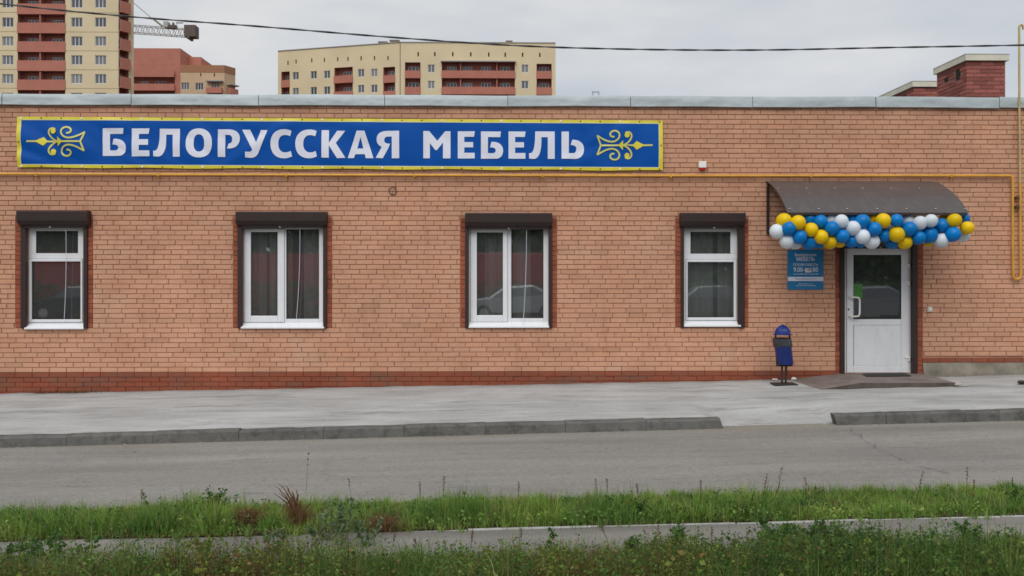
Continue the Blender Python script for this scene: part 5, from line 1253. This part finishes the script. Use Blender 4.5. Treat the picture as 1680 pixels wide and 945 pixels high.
x, y, t, a, hf, q = tufts(130, 0.2, 0.75, (6, 14), 0.03, 0.2); H, px = verge_h(x, y)
blades('verge_seed_grass', np.stack([x, y, gzv(x) - 0.155], 1), H * 1.35 * hf * RS.uniform(0.7, 1.15, len(x)), RS.uniform(0.0016, 0.003, len(x)), 'hay', 0.3, droop=0.5, dirs=a)
def stemmed(name, n, t0, t1, hfun, per, size, mat, dens=None, rad=0.022):
    """upright weeds: leaves set along many separate stems"""
    x, y, s, t = strip_pts(n, t0, t1); H, px = hfun(x, y)
    if dens is not None: k = RS.uniform(0, 1, n) < np.clip(dens(x, y, t, px), 0, 1); x, y, t, H = x[k], y[k], t[k], H[k]
    n = len(x); H = H * RS.uniform(0.55, 1.3, n); k = np.repeat(np.arange(n), per); m = len(k); u = RS.uniform(0.1, 1.0, m)
    lx, ly = RS.normal(0, 0.25, n), RS.normal(0, 0.25, n); a = RS.uniform(0, 6.28, m); r = rad * (1.15 - 0.75 * u) * RS.uniform(0.2, 1.2, m)
    P = np.stack([x[k] + lx[k] * H[k] * u + r * np.cos(a), y[k] + ly[k] * H[k] * u + r * np.sin(a), gzv(x[k]) - 0.155 + H[k] * u], 1)
    leaves(name, P, size * (1.25 - 0.6 * u) * np.exp(RS.normal(0, 0.25, m)), mat)
    blades(name + '_stem', np.stack([x, y, gzv(x) - 0.16], 1), H, np.full(n, 0.004), mat, 0.05)
stemmed('verge_weeds', 620, 0.05, 0.7, verge_h, 20, 0.022, 'plant', lambda x, y, t, px: 0.30 + 1.3 * vnoise(x, y, 2.6, 14))
# low leafy cover along the path side of the verge
x, y, s, t = strip_pts(14000, 0.03, 0.42); H, px = verge_h(x, y)
k = RS.uniform(0, 1, len(x)) < np.clip(0.45 + 0.9 * vnoise(x, y, 5.0, 8), 0.05, 1); x, y, H = x[k], y[k], H[k]
leaves('verge_ground_cover', np.stack([x, y, gzv(x) - 0.15 + H * RS.uniform(0.0, 0.55, len(x)) ** 1.3], 1), 0.026, 'grass')
# foreground: leafy weeds and grass below the path
ctn = np.array([(-200,902),(0,905),(110,895),(180,890),(250,886),(330,893),(420,890),(520,880),(600,888),(680,896),(760,899),(900,898),(1000,897),(1060,890),(1120,880),(1200,892),(1270,882),(1350,872),(1420,872),(1500,884),(1560,872),(1620,878),(1680,875),(1900,878)], float)
def near_h(x, y, d0=0.0):
    dep = (y + D) * math.cos(YAW) + x * math.sin(YAW); px = 840 + (x * math.cos(YAW) - (y + D) * math.sin(YAW)) / dep * FP
    zt = CH - (np.interp(px, ctn[:, 0], ctn[:, 1]) - HY) * (dep + d0) / FP
    return np.clip(zt - (gzv(x) - 0.155), 0.045, 0.30), px
def fore(n, t0, t1, fn):
    x, y, s, t = strip_pts(n, t0, t1); H, px = near_h(x, y); a = vnoise(x, y, 5.0, 21); b = vnoise(x, y, 14.0, 4)
    k = RS.uniform(0, 1, n) < np.clip(fn(a, b), 0.0, 1); x, y, H, a, t = x[k], y[k], H[k], a[k], t[k]
    e = np.clip((-0.66 - t + 0.10 * vnoise(x, y, 9.0, 12)) / 0.16, 0.22, 1)
    return x, y, gzv(x), H * e, a
# bright grass tufts
x, y, g, H, a = fore(34000, -1.75, -0.62, lambda a, b: 0.24 + 1.3 * a + 0.6 * b)
blades('foreground_grass', np.stack([x, y, g - 0.16], 1), H * RS.uniform(0.4, 1.05, len(x)), RS.uniform(0.003, 0.008, len(x)), 'foregrass', 0.7)
x, y, t, a, hf, q = tufts(420, -1.7, -0.72, (16, 40), 0.03, 0.28); H, px = near_h(x, y); k = q < np.clip(0.35 + 1.6 * vnoise(x, y, 5.0, 21), 0.03, 1); x, y, a, hf, H = x[k], y[k], a[k], hf[k], H[k]
blades('foreground_tufts', np.stack([x, y, gzv(x) - 0.16], 1), H * 1.15 * np.clip(hf, 0.6, 1.6) * RS.uniform(0.45, 1.15, len(x)), RS.uniform(0.004, 0.010, len(x)), 'foregrass', 0.8, droop=0.8, dirs=a)
# dark leafy weeds on stems, leaves of very mixed size
stemmed('foreground_weeds', 3600, -1.7, -0.66, near_h, 20, 0.021, 'nearleaf', lambda x, y, t, px: 0.62 - 1.1 * vnoise(x, y, 5.0, 21) - 0.5 * (t > -0.74))
stemmed('foreground_broad_weeds', 900, -1.7, -0.74, lambda x, y: (near_h(x, y)[0] * 0.85, near_h(x, y)[1]), 12, 0.036, 'nearleaf', lambda x, y, t, px: 0.4 - 1.4 * vnoise(x, y, 4.0, 33), rad=0.045)
stemmed('foreground_fine_weeds', 1300, -1.7, -0.64, near_h, 26, 0.014, 'plant', lambda x, y, t, px: 0.4 + 1.4 * vnoise(x, y, 4.0, 52), rad=0.016)
dead = lambda x, y, px: 1.5 * vnoise(x, y, 2.4, 77) + 0.9 * np.exp(-((px - 400) / 90) ** 2) + 0.6 * np.exp(-((px - 1010) / 60) ** 2) + 0.6 * np.exp(-((px - 1540) / 60) ** 2) - 0.1
stemmed('dead_weeds', 1500, -1.6, -0.72, lambda x, y: (near_h(x, y)[0] * 0.95, near_h(x, y)[1]), 14, 0.017, 'drystem', lambda x, y, t, px: dead(x, y, px))
stemmed('dark_weeds', 2300, -1.6, -0.70, lambda x, y: (near_h(x, y)[0] * 1.12, near_h(x, y)[1]), 22, 0.024, 'plant', lambda x, y, t, px: 1.5 * vnoise(x, y, 3.4, 91) + 0.12 + 0.5 * (px > 1260) * (px < 1480))
for nm, n_, t0, t1, hb in (('path_edge_tufts', 150, -0.80, -0.58, 0.14), ('verge_edge_tufts', 70, -0.05, 0.07, 0.09)):
    x, y, t, a, hf, q = tufts(n_, t0, t1, (10, 28), 0.03, 0.3)
    blades(nm, np.stack([x, y, gzv(x) - 0.155], 1), hb * hf * RS.uniform(0.4, 1.2, len(x)), RS.uniform(0.003, 0.008, len(x)), 'grass', 0.9, droop=0.9, dirs=a)
# dead stems and straw lying across
x, y, g, H, a = fore(24000, -1.7, -0.58, lambda a, b: 0.20 - 0.8 * a + 1.1 * b)
blades('dry_litter', np.stack([x, y, g - 0.15], 1), H * RS.uniform(0.5, 1.25, len(x)), RS.uniform(0.0018, 0.004, len(x)), 'hay', 1.2, droop=0.9)
x, y, g, H, a = fore(9000, -1.7, -0.62, lambda a, b: 0.25 - 1.0 * a)
blades('dead_stems', np.stack([x, y, g - 0.15], 1), H * RS.uniform(0.7, 1.5, len(x)), RS.uniform(0.002, 0.0035, len(x)), 'drystem', 0.7, droop=0.4)
x, y, s, t = strip_pts(5000, -0.03, 0.12); k = RS.uniform(0, 1, len(x)) < np.where(x < -0.6, 0.9, 0.22); x, y = x[k], y[k]; 
blades('path_edge_litter', np.stack([x, y, gzv(x) - 0.15], 1), RS.uniform(0.01, 0.05, len(x)), RS.uniform(0.002, 0.004, len(x)), 'hay', 2.2, droop=0.9)

# --- single plants one can pick out
def root_at(px, dep):      # a spot on the ground dep metres ahead of the camera
    d = ray(px, HY); p = CAMP + d * dep; return Vector((p.x, p.y, gz(p.x) - 0.16))
def ztop(py, dep): return CH - (py - HY) * dep / FP
def stem_curve(b, top, bow, n=9):
    return [b.lerp(top, t) + bow * math.sin(t * math.pi) for t in np.linspace(0, 1, n)]
def leafy_plant(px, dep, py, label, nst=4, spread=0.07, size=0.035, mat='plant', dens=60, cat='weed', group='leafy weeds by the path', name='leafy_weed'):
    b = root_at(px, dep); z = ztop(py, dep); P = empty(name, b); tag(P, label, cat, group)
    LP = []; mb = MB()
    for k in range(nst):
        o = Vector((random.gauss(0, spread), random.gauss(0, spread * 0.7), 0)); h = (z - b.z) * (1.0 if k == 0 else random.uniform(0.65, 0.98))
        if k == 0: o *= 0.3
        pts = stem_curve(b + o * 0.2, b + o + Vector((0, 0, h)), Vector((random.uniform(-.02, .02), random.uniform(-.02, .02), 0)))
        mb.tube(pts, 0.0035, 5, taper=0.4)
        for q in range(dens // nst):
            t = random.uniform(0.15, 1.0); i = min(len(pts) - 2, int(t * (len(pts) - 1))); p = pts[i].lerp(pts[i+1], t * (len(pts) - 1) - i); LP.append(p)
    mb.build('stem', M[mat], P)
    f = leaves('foliage', np.array([tuple(p) for p in LP] * 2) + RS.normal(0, size * 0.35, (2 * len(LP), 3)), size * 1.05, mat, 'stuff', 0.8); f.parent = P; f.location = -WP[P.name]
def seed_stalk(px, dep, py, label, tip=0, r=0.0028, head=0.10, hw=0.010, mat='drystem', group='dry seed stalks in the grass', name='seed_stalk', cat='grass stalk', bow=0.0, knots=0):
    b = root_at(px, dep); z = ztop(py, dep); top = CAMP + ray(px + tip, HY) * dep; top.z = z
    P = empty(name, b); tag(P, label, cat, group); mb = MB()
    pts = stem_curve(b, top, Vector((bow, 0, 0)), 12); mb.tube(pts, r, 5, taper=0.5); mb.build('stem', M[mat], P)
    mb = MB(); L = len(pts); i0 = max(1, int(L * (1 - head / max(0.12, (top - b).length))))
    hp = pts[i0:]
    if len(hp) < 3: hp = pts[-3:]
    vs = []; n = len(hp)
    for i, p in enumerate(hp):
        for q in range(random.randint(9, 14)):
            o = Vector((random.gauss(0, 1), random.gauss(0, 1), random.gauss(0, 0.8))) * hw * math.sin(0.35 + 2.5 * i / n); c0 = p + o
            d1 = Vector((random.gauss(0, 1), random.gauss(0, 1), 1.2)) * 0.0045; d2 = Vector((random.gauss(0, 1), random.gauss(0, 1), 0)) * 0.0018
            mb.add([c0 - d1, c0 + d2, c0 + d1, c0 - d2], [(0, 1, 2, 3)])
    mb.build('seed_head', M[mat], P)
leafy_plant(1105, 5.95, 866, 'dark green leafy weed standing up against the path, right of the middle', 7, 0.08, 0.034, dens=170)
leafy_plant(1072, 5.9, 876, 'thin upright weed beside the dark leafy clump at the path edge', 2, 0.03, 0.026, dens=34)
leafy_plant(1275, 5.95, 860, 'bushy dark green weed covering the path below the door', 9, 0.10, 0.040, dens=260)
leafy_plant(1345, 5.85, 858, 'tall leafy weed overlapping the path right of the bushy one', 8, 0.10, 0.038, dens=240)
leafy_plant(1372, 5.8, 866, 'leafy weed at the path edge touching the tall one', 6, 0.07, 0.036, dens=150)
leafy_plant(1425, 5.75, 876, 'broad low dark weed with large leaves under the path, right side', 9, 0.15, 0.046, dens=260)
leafy_plant(1590, 5.95, 858, 'slender leafy weed rising over the path near the right edge', 6, 0.08, 0.032, dens=150)
leafy_plant(1655, 5.8, 868, 'leafy weed growing at the right end of the path edge', 4, 0.06, 0.032, dens=70)
leafy_plant(905, 5.95, 866, 'single narrow weed with a pointed top against the path', 2, 0.02, 0.024, dens=40)
leafy_plant(1038, 5.9, 880, 'low dark weed by the path in the middle right', 4, 0.05, 0.034, dens=60)
leafy_plant(330, 6.0, 880, 'low leafy weed reaching over the path under the left window gap', 5, 0.12, 0.03, 'nearleaf', dens=100)
leafy_plant(470, 6.05, 868, 'straggling pale weed at the path edge below the hay heap', 6, 0.14, 0.026, 'palegreen', dens=130)
leafy_plant(94, 6.0, 876, 'green leafy weed spilling on the path at the left', 5, 0.12, 0.036, dens=130)
leafy_plant(30, 5.8, 888, 'low leafy weed at the far left path edge', 5, 0.12, 0.034, dens=110)
leafy_plant(560, 6.1, 818, 'pale climbing weed with thin stems hanging over the path', 6, 0.09, 0.03, 'palegreen', dens=130)
leafy_plant(530, 6.35, 842, 'pale grey green weed on the path edge beside the dry clump', 6, 0.12, 0.028, 'palegreen', dens=150)
leafy_plant(600, 6.2, 850, 'pale straggling weed right of the climbing one', 5, 0.1, 0.026, 'palegreen', dens=110)
leafy_plant(235, 7.0, 808, 'small upright weed in the verge grass, left part', 2, 0.03, 0.024, dens=36)
leafy_plant(340, 7.1, 798, 'tall green weed on the road edge of the verge, left part', 5, 0.07, 0.028, dens=130)
leafy_plant(357, 7.15, 801, 'green weed with yellowish tip beside the tall verge weed', 3, 0.03, 0.026, dens=44)
leafy_plant(1010, 6.9, 812, 'dark leafy weed in the middle of the verge grass', 5, 0.09, 0.034, dens=110)
leafy_plant(1050, 6.85, 822, 'dark spreading weed low in the verge grass', 6, 0.12, 0.034, dens=120)
leafy_plant(1300, 6.9, 815, 'dark leafy weed in the verge above the bushy weed', 6, 0.12, 0.032, dens=120)
leafy_plant(1665, 6.9, 800, 'leafy weed in the verge at the right edge', 4, 0.06, 0.03, dens=60)
ST = [(1322, 6.9, 784, 'dark brown dock spike standing in the verge below the bin', 0, dict(head=0.13, hw=0.012)),
 (1262, 7.0, 768, 'tall arching dry stalk with drooping seed heads above the verge', 20, dict(head=0.18, hw=0.012, bow=0.02)),
 (1240, 7.0, 778, 'fainter arching dry stalk left of the tall one', 18, dict(head=0.12, hw=0.008, bow=0.02)),
 (1500, 6.9, 775, 'leaning brown stalk alone in the verge below the road crack', 14, dict(head=0.12, hw=0.006)),
 (1585, 7.0, 768, 'thin straight stalk in the verge at the right', 2, dict(head=0.1, hw=0.005)),
 (1598, 7.0, 788, 'short thin stalk just right of the straight one', 0, dict(head=0.06, hw=0.005)),
 (1662, 7.0, 784, 'dark stalk rising from the verge at the right edge', -1, dict(head=0.07, hw=0.005)),
 (980, 7.1, 786, 'brown spike in the verge, left of a pair in the middle', -3, dict(head=0.08, hw=0.006)),
 (1000, 7.1, 786, 'brown leaning spike in the verge, right of a pair in the middle', -5, dict(head=0.08, hw=0.006)),
 (1048, 7.1, 794, 'short brown spike in the verge grass right of the middle pair', -3, dict(head=0.07, hw=0.006)),
 (1150, 7.1, 788, 'thin brown spike in the verge under the fourth window', 0, dict(head=0.06, hw=0.005)),
 (850, 7.1, 792, 'thin brown spike in the verge under the third window', 1, dict(head=0.06, hw=0.005)),
 (690, 7.1, 792, 'brown spike in the verge right of the pale weed', -1, dict(head=0.08, hw=0.006)),
 (725, 7.1, 782, 'fine seed stalk on a tall grass tuft in the verge', 4, dict(head=0.10, hw=0.010)),
 (500, 7.1, 744, 'very thin tall stalk with a hooked tip before the road', 6, dict(head=0.05, hw=0.004, r=0.0015)),
 (580, 7.1, 786, 'pale thin seed stalk leaning over the road edge', -8, dict(head=0.05, hw=0.005, r=0.0018)),
 (230, 7.1, 804, 'dark thin spike beside the small upright verge weed', 3, dict(head=0.06, hw=0.006)),
 (855, 5.95, 868, 'dark plantain spike against the path, left of the narrow weed', 0, dict(head=0.05, hw=0.005)),
 (1000, 5.95, 864, 'bent dark spike against the path in the middle', -14, dict(head=0.05, hw=0.006, bow=0.015)),
 (1085, 5.9, 862, 'dark spike leaning left by the dark leafy clump', -6, dict(head=0.07, hw=0.006)),
 (1168, 5.95, 866, 'dark thin spike against the path under the fourth window', 0, dict(head=0.05, hw=0.005)),
 (1225, 5.95, 872, 'short dark flower spike left of the bushy weed', 1, dict(head=0.06, hw=0.008)),
 (1476, 5.95, 858, 'thin spike against the path below the door step', 0, dict(head=0.03, hw=0.003)),
 (1512, 5.95, 862, 'dark spike by the path, right of the thin one', -2, dict(head=0.05, hw=0.006)),
 (690, 6.0, 884, 'short dark stub leaning left on the path edge', -10, dict(head=0.05, hw=0.006)),
 (640, 6.0, 876, 'dark stub leaning right on the path edge', 8, dict(head=0.05, hw=0.006)),
 (770, 5.95, 872, 'dark forked stub at the path edge near the middle', 6, dict(head=0.06, hw=0.006))]
for (px, dep, py, lab, tip, kw) in ST: seed_stalk(px, dep, py, lab, tip, **kw)
# dry brown grass clump with arching blades, and a heap of hay left of it
def dry_clump(px, dep, label, specs, name, extra):
    b = root_at(px, dep); P = empty(name, b); tag(P, label, 'dry grass'); mb = MB()
    for (px2, py2, arch) in specs:
        top = CAMP + ray(px2, HY) * dep; top.z = ztop(py2, dep); top.y += random.uniform(-0.08, 0.08)
        mid = Vector((b.x + (top.x - b.x) * 0.45, b.y + (top.y - b.y) * 0.5, top.z + arch)); pts = [ (1-t)**2 * (b + Vector((random.gauss(0, .02), random.gauss(0, .02), 0))) + 2*t*(1-t) * mid + t*t * top for t in np.linspace(0, 1, 10)]
        wv = random.uniform(0.007, 0.012) if extra else random.uniform(0.003, 0.007); vs = []
        for i, p in enumerate(pts): q = wv * (1 - 0.8 * i / 9); vs += [p + Vector((-q, 0, 0)), p + Vector((0, -q * 0.4, 0)), p + Vector((q, 0, 0))]
        fs = []
        for i in range(9): fs += [(3*i, 3*i+1, 3*i+4, 3*i+3), (3*i+1, 3*i+2, 3*i+5, 3*i+4)]
        mb.add(vs, fs)
    mb.build('arching_blade' if extra else 'straw_heap', M['drystem' if extra else 'hay'], P)
    n = 700; pz = np.array([tuple(b)] * n) + np.stack([RS.normal(0, 0.05, n), RS.normal(0, 0.04, n), RS.uniform(0, 0.02, n)], 1)
    o = blades('dry_blades', pz, RS.uniform(0.06, 0.22, n) if extra else RS.uniform(0.04, 0.17, n), RS.uniform(0.003, 0.006, n), 'hay', 0.5 if extra else 1.5, droop=0.8); o.parent = P; o.location = -WP[P.name]
dry_clump(489, 6.75, 'tall reddish dry grass clump with arching tips at the path edge', [(441, 799, .05), (446, 795, .06), (458, 812, .03), (450, 808, .05), (478, 806, .02), (487, 803, .02), (492, 808, .01), (436, 812, .04), (470, 818, .03), (520, 826, .03), (497, 820, .02), (482, 815, .02), (463, 798, .05)], 'dry_grass_clump', True)
dry_clump(408, 6.78, 'heap of dry brown hay lying in the verge left of the dry clump', [(372 + random.uniform(0, 72), 832 + random.uniform(0, 26), random.uniform(0, .05)) for k in range(110)], 'hay_heap', False)
dry_clump(628, 6.6, 'flat patch of dry straw at the path edge right of the pale weed', [(600 + random.uniform(0, 70), 848 + random.uniform(0, 10), .02) for k in range(30)], 'straw_patch', False)
# small weeds at the kerb foot and wall foot
def tuft(name, p, n, h, mat, label, cat, wd=0.15):
    pz = np.array([tuple(p)] * n) + np.stack([RS.uniform(-wd, wd, n), RS.uniform(-0.03, 0.03, n), np.zeros(n)], 1)
    o = blades(name, pz, RS.uniform(0.4, 1, n) * h, RS.uniform(0.003, 0.006, n), mat, 0.8, label_kind='thing'); del o['kind']; tag(o, label, cat)
tuft('kerb_weed', G(243, 727, ZR), 160, 0.07, 'hay', 'dry weed tuft at the foot of the kerb, left part', 'weed', 0.16)
tuft('kerb_weed', G(735, 712, ZR), 60, 0.035, 'grass', 'thin green weeds at the foot of the kerb near the middle', 'weed', 0.3)
tuft('wall_weed', Vector((W.u(120), -0.05, gz(-7) + 0.0)), 420, 0.10, 'hay', 'low withered weeds along the foot of the red plinth at the left', 'weed', 0.55)

# ------------------------------------------------------------------ across the street, behind the camera: seen as reflections in the glass
n = 60000; xx = RS.uniform(-40, 40, n); hgt = 6.0 + 1.8 * vnoise(xx, xx * 0, 0.9, 31) + 1.6 * vnoise(xx, xx * 0, 0.3, 32)
q = np.stack([xx, RS.uniform(-38, -32, n), hgt * RS.uniform(0.0, 1.0, n) ** 0.75 - 0.3], 1)
leaves('woodland', q, 0.55, 'plant', 'stuff', 1.0)
n = 9000; q = np.stack([RS.uniform(-30, 26, n), RS.uniform(-27.4, -26.3, n), RS.uniform(-0.35, 1.25, n)], 1)
leaves('hedge', q, 0.22, 'plant', 'stuff', 1.0)
M['fence'] = simple('red_sheet_metal', (0.42, 0.05, 0.05), 0.5, 0.15, 2.0)
FN = empty('metal_fence', (-8, -28, -0.4)); tag(FN, 'dark red sheet metal fence across the street, mirrored in the shop windows', 'fence')
src = None
for k in range(13):
    x = -27 + k * 2.5; mb = MB(); n = 25
    pts = [(x + 2.46 * i / (n - 1), -28 + (0.02 if i % 4 in (1, 2) else 0)) for i in range(n)]
    mb.add([(a, b, z) for z in (-0.35, 2.65 + 0.03 * math.sin(k)) for (a, b) in pts] + [(a, b - 0.04, z) for z in (-0.35, 2.65) for (a, b) in pts], [(i, i+1, n+i+1, n+i) for i in range(n-1)] + [(2*n+i+1, 2*n+i, 3*n+i, 3*n+i+1) for i in range(n-1)] + [(n+i, n+i+1, 3*n+i+1, 3*n+i) for i in range(n-1)])
    mb.build('fence_panel', M['fence'], FN)
def car(x, y, rz, paint, label):
    P = empty('parked_car', (x, y, -0.26)); tag(P, label, 'car', 'cars parked across the street')
    side = [(-2.1, .32), (-2.12, .62), (-1.95, .80), (-1.1, .92), (-0.45, 1.40), (0.75, 1.46), (1.55, 1.05), (2.05, .95), (2.12, .6), (2.08, .32)]
    n = len(side); mb = MB(); z0 = -0.26
    rings = []
    for (yy, k) in ((-0.80, 0.94), (-0.72, 1.0), (0.72, 1.0), (0.80, 0.94)): rings += [(x + a * (1 if abs(yy) < .75 else .985), y + yy * (0.80 if b > 1.2 else 1), z0 + (b if abs(yy) < .75 or b < .4 else b * 0.985)) for (a, b) in side]
    fs = []
    for j in range(3):
        for i in range(n): l = (i + 1) % n; fs.append((j*n+i, j*n+l, (j+1)*n+l, (j+1)*n+i))
    fs += [tuple(range(n))[::-1], tuple(range(3*n, 4*n))]
    mb.add(rings, fs, smooth=False); mb.build('body', paint, P)
    for (sy) in (-1, 1):
        mb = MB(); yy = sy * 0.735; pts = [(-0.95, .94), (-0.42, 1.34), (0.72, 1.39), (1.30, 1.05)]
        mb.add([(x + a, y + yy * (0.90 if b > 1.2 else 1.09), z0 + b) for (a, b) in pts], [(0, 1, 2, 3)]); mb.build('side_window', M['farglass'], P)
        for wx in (-1.32, 1.30):
            mb = MB(); mb.lathe([(0.0, 0), (0.20, 0), (0.31, 0.02), (0.32, 0.16), (0.0, 0.18)], (x + wx, y + sy * 0.72 + (0.1 if sy > 0 else 0.08), z0 + 0.32), 16, axis='y', cap=False); mb.build('wheel', M['rubber'], P)
            mb = MB(); mb.lathe([(0.19, 0), (0.12, 0.02)], (x + wx, y + sy * 0.83 + 0.01, z0 + 0.32), 12, axis='y'); mb.build('rim', M['plasticgrey'], P)
    for a, nm, mt in ((-2.11, 'headlight', 'plasticwhite'), (2.09, 'tail_light', 'red')):
        for sy in (-0.55, 0.55): mb = MB(); mb.box(x + a - 0.02, x + a + 0.02, y + sy - 0.12, y + sy + 0.12, z0 + 0.62, z0 + 0.76); mb.build(nm, M[mt], P)
def paint(name, c): t = NT(name); t.b.inputs['Coat Weight'].default_value = 0.5; return t.done(c, 0.35, 0.2)
car(0.8, -24, 0, paint('silver_paint', (0.5, 0.52, 0.54)), 'silver car across the street, mirrored in the third window')
car(-17.5, -24, 0, paint('black_paint', (0.02, 0.02, 0.025)), 'black car across the street, mirrored in the leftmost window')
car(9.0, -24, 0, paint('grey_paint', (0.06, 0.065, 0.07)), 'dark grey car across the street, mirrored in the window by the canopy')
car(14.8, -21.5, 0, paint('dark_paint', (0.20, 0.21, 0.23)), 'grey car nearest the shop across the street, mirrored in the door glass')
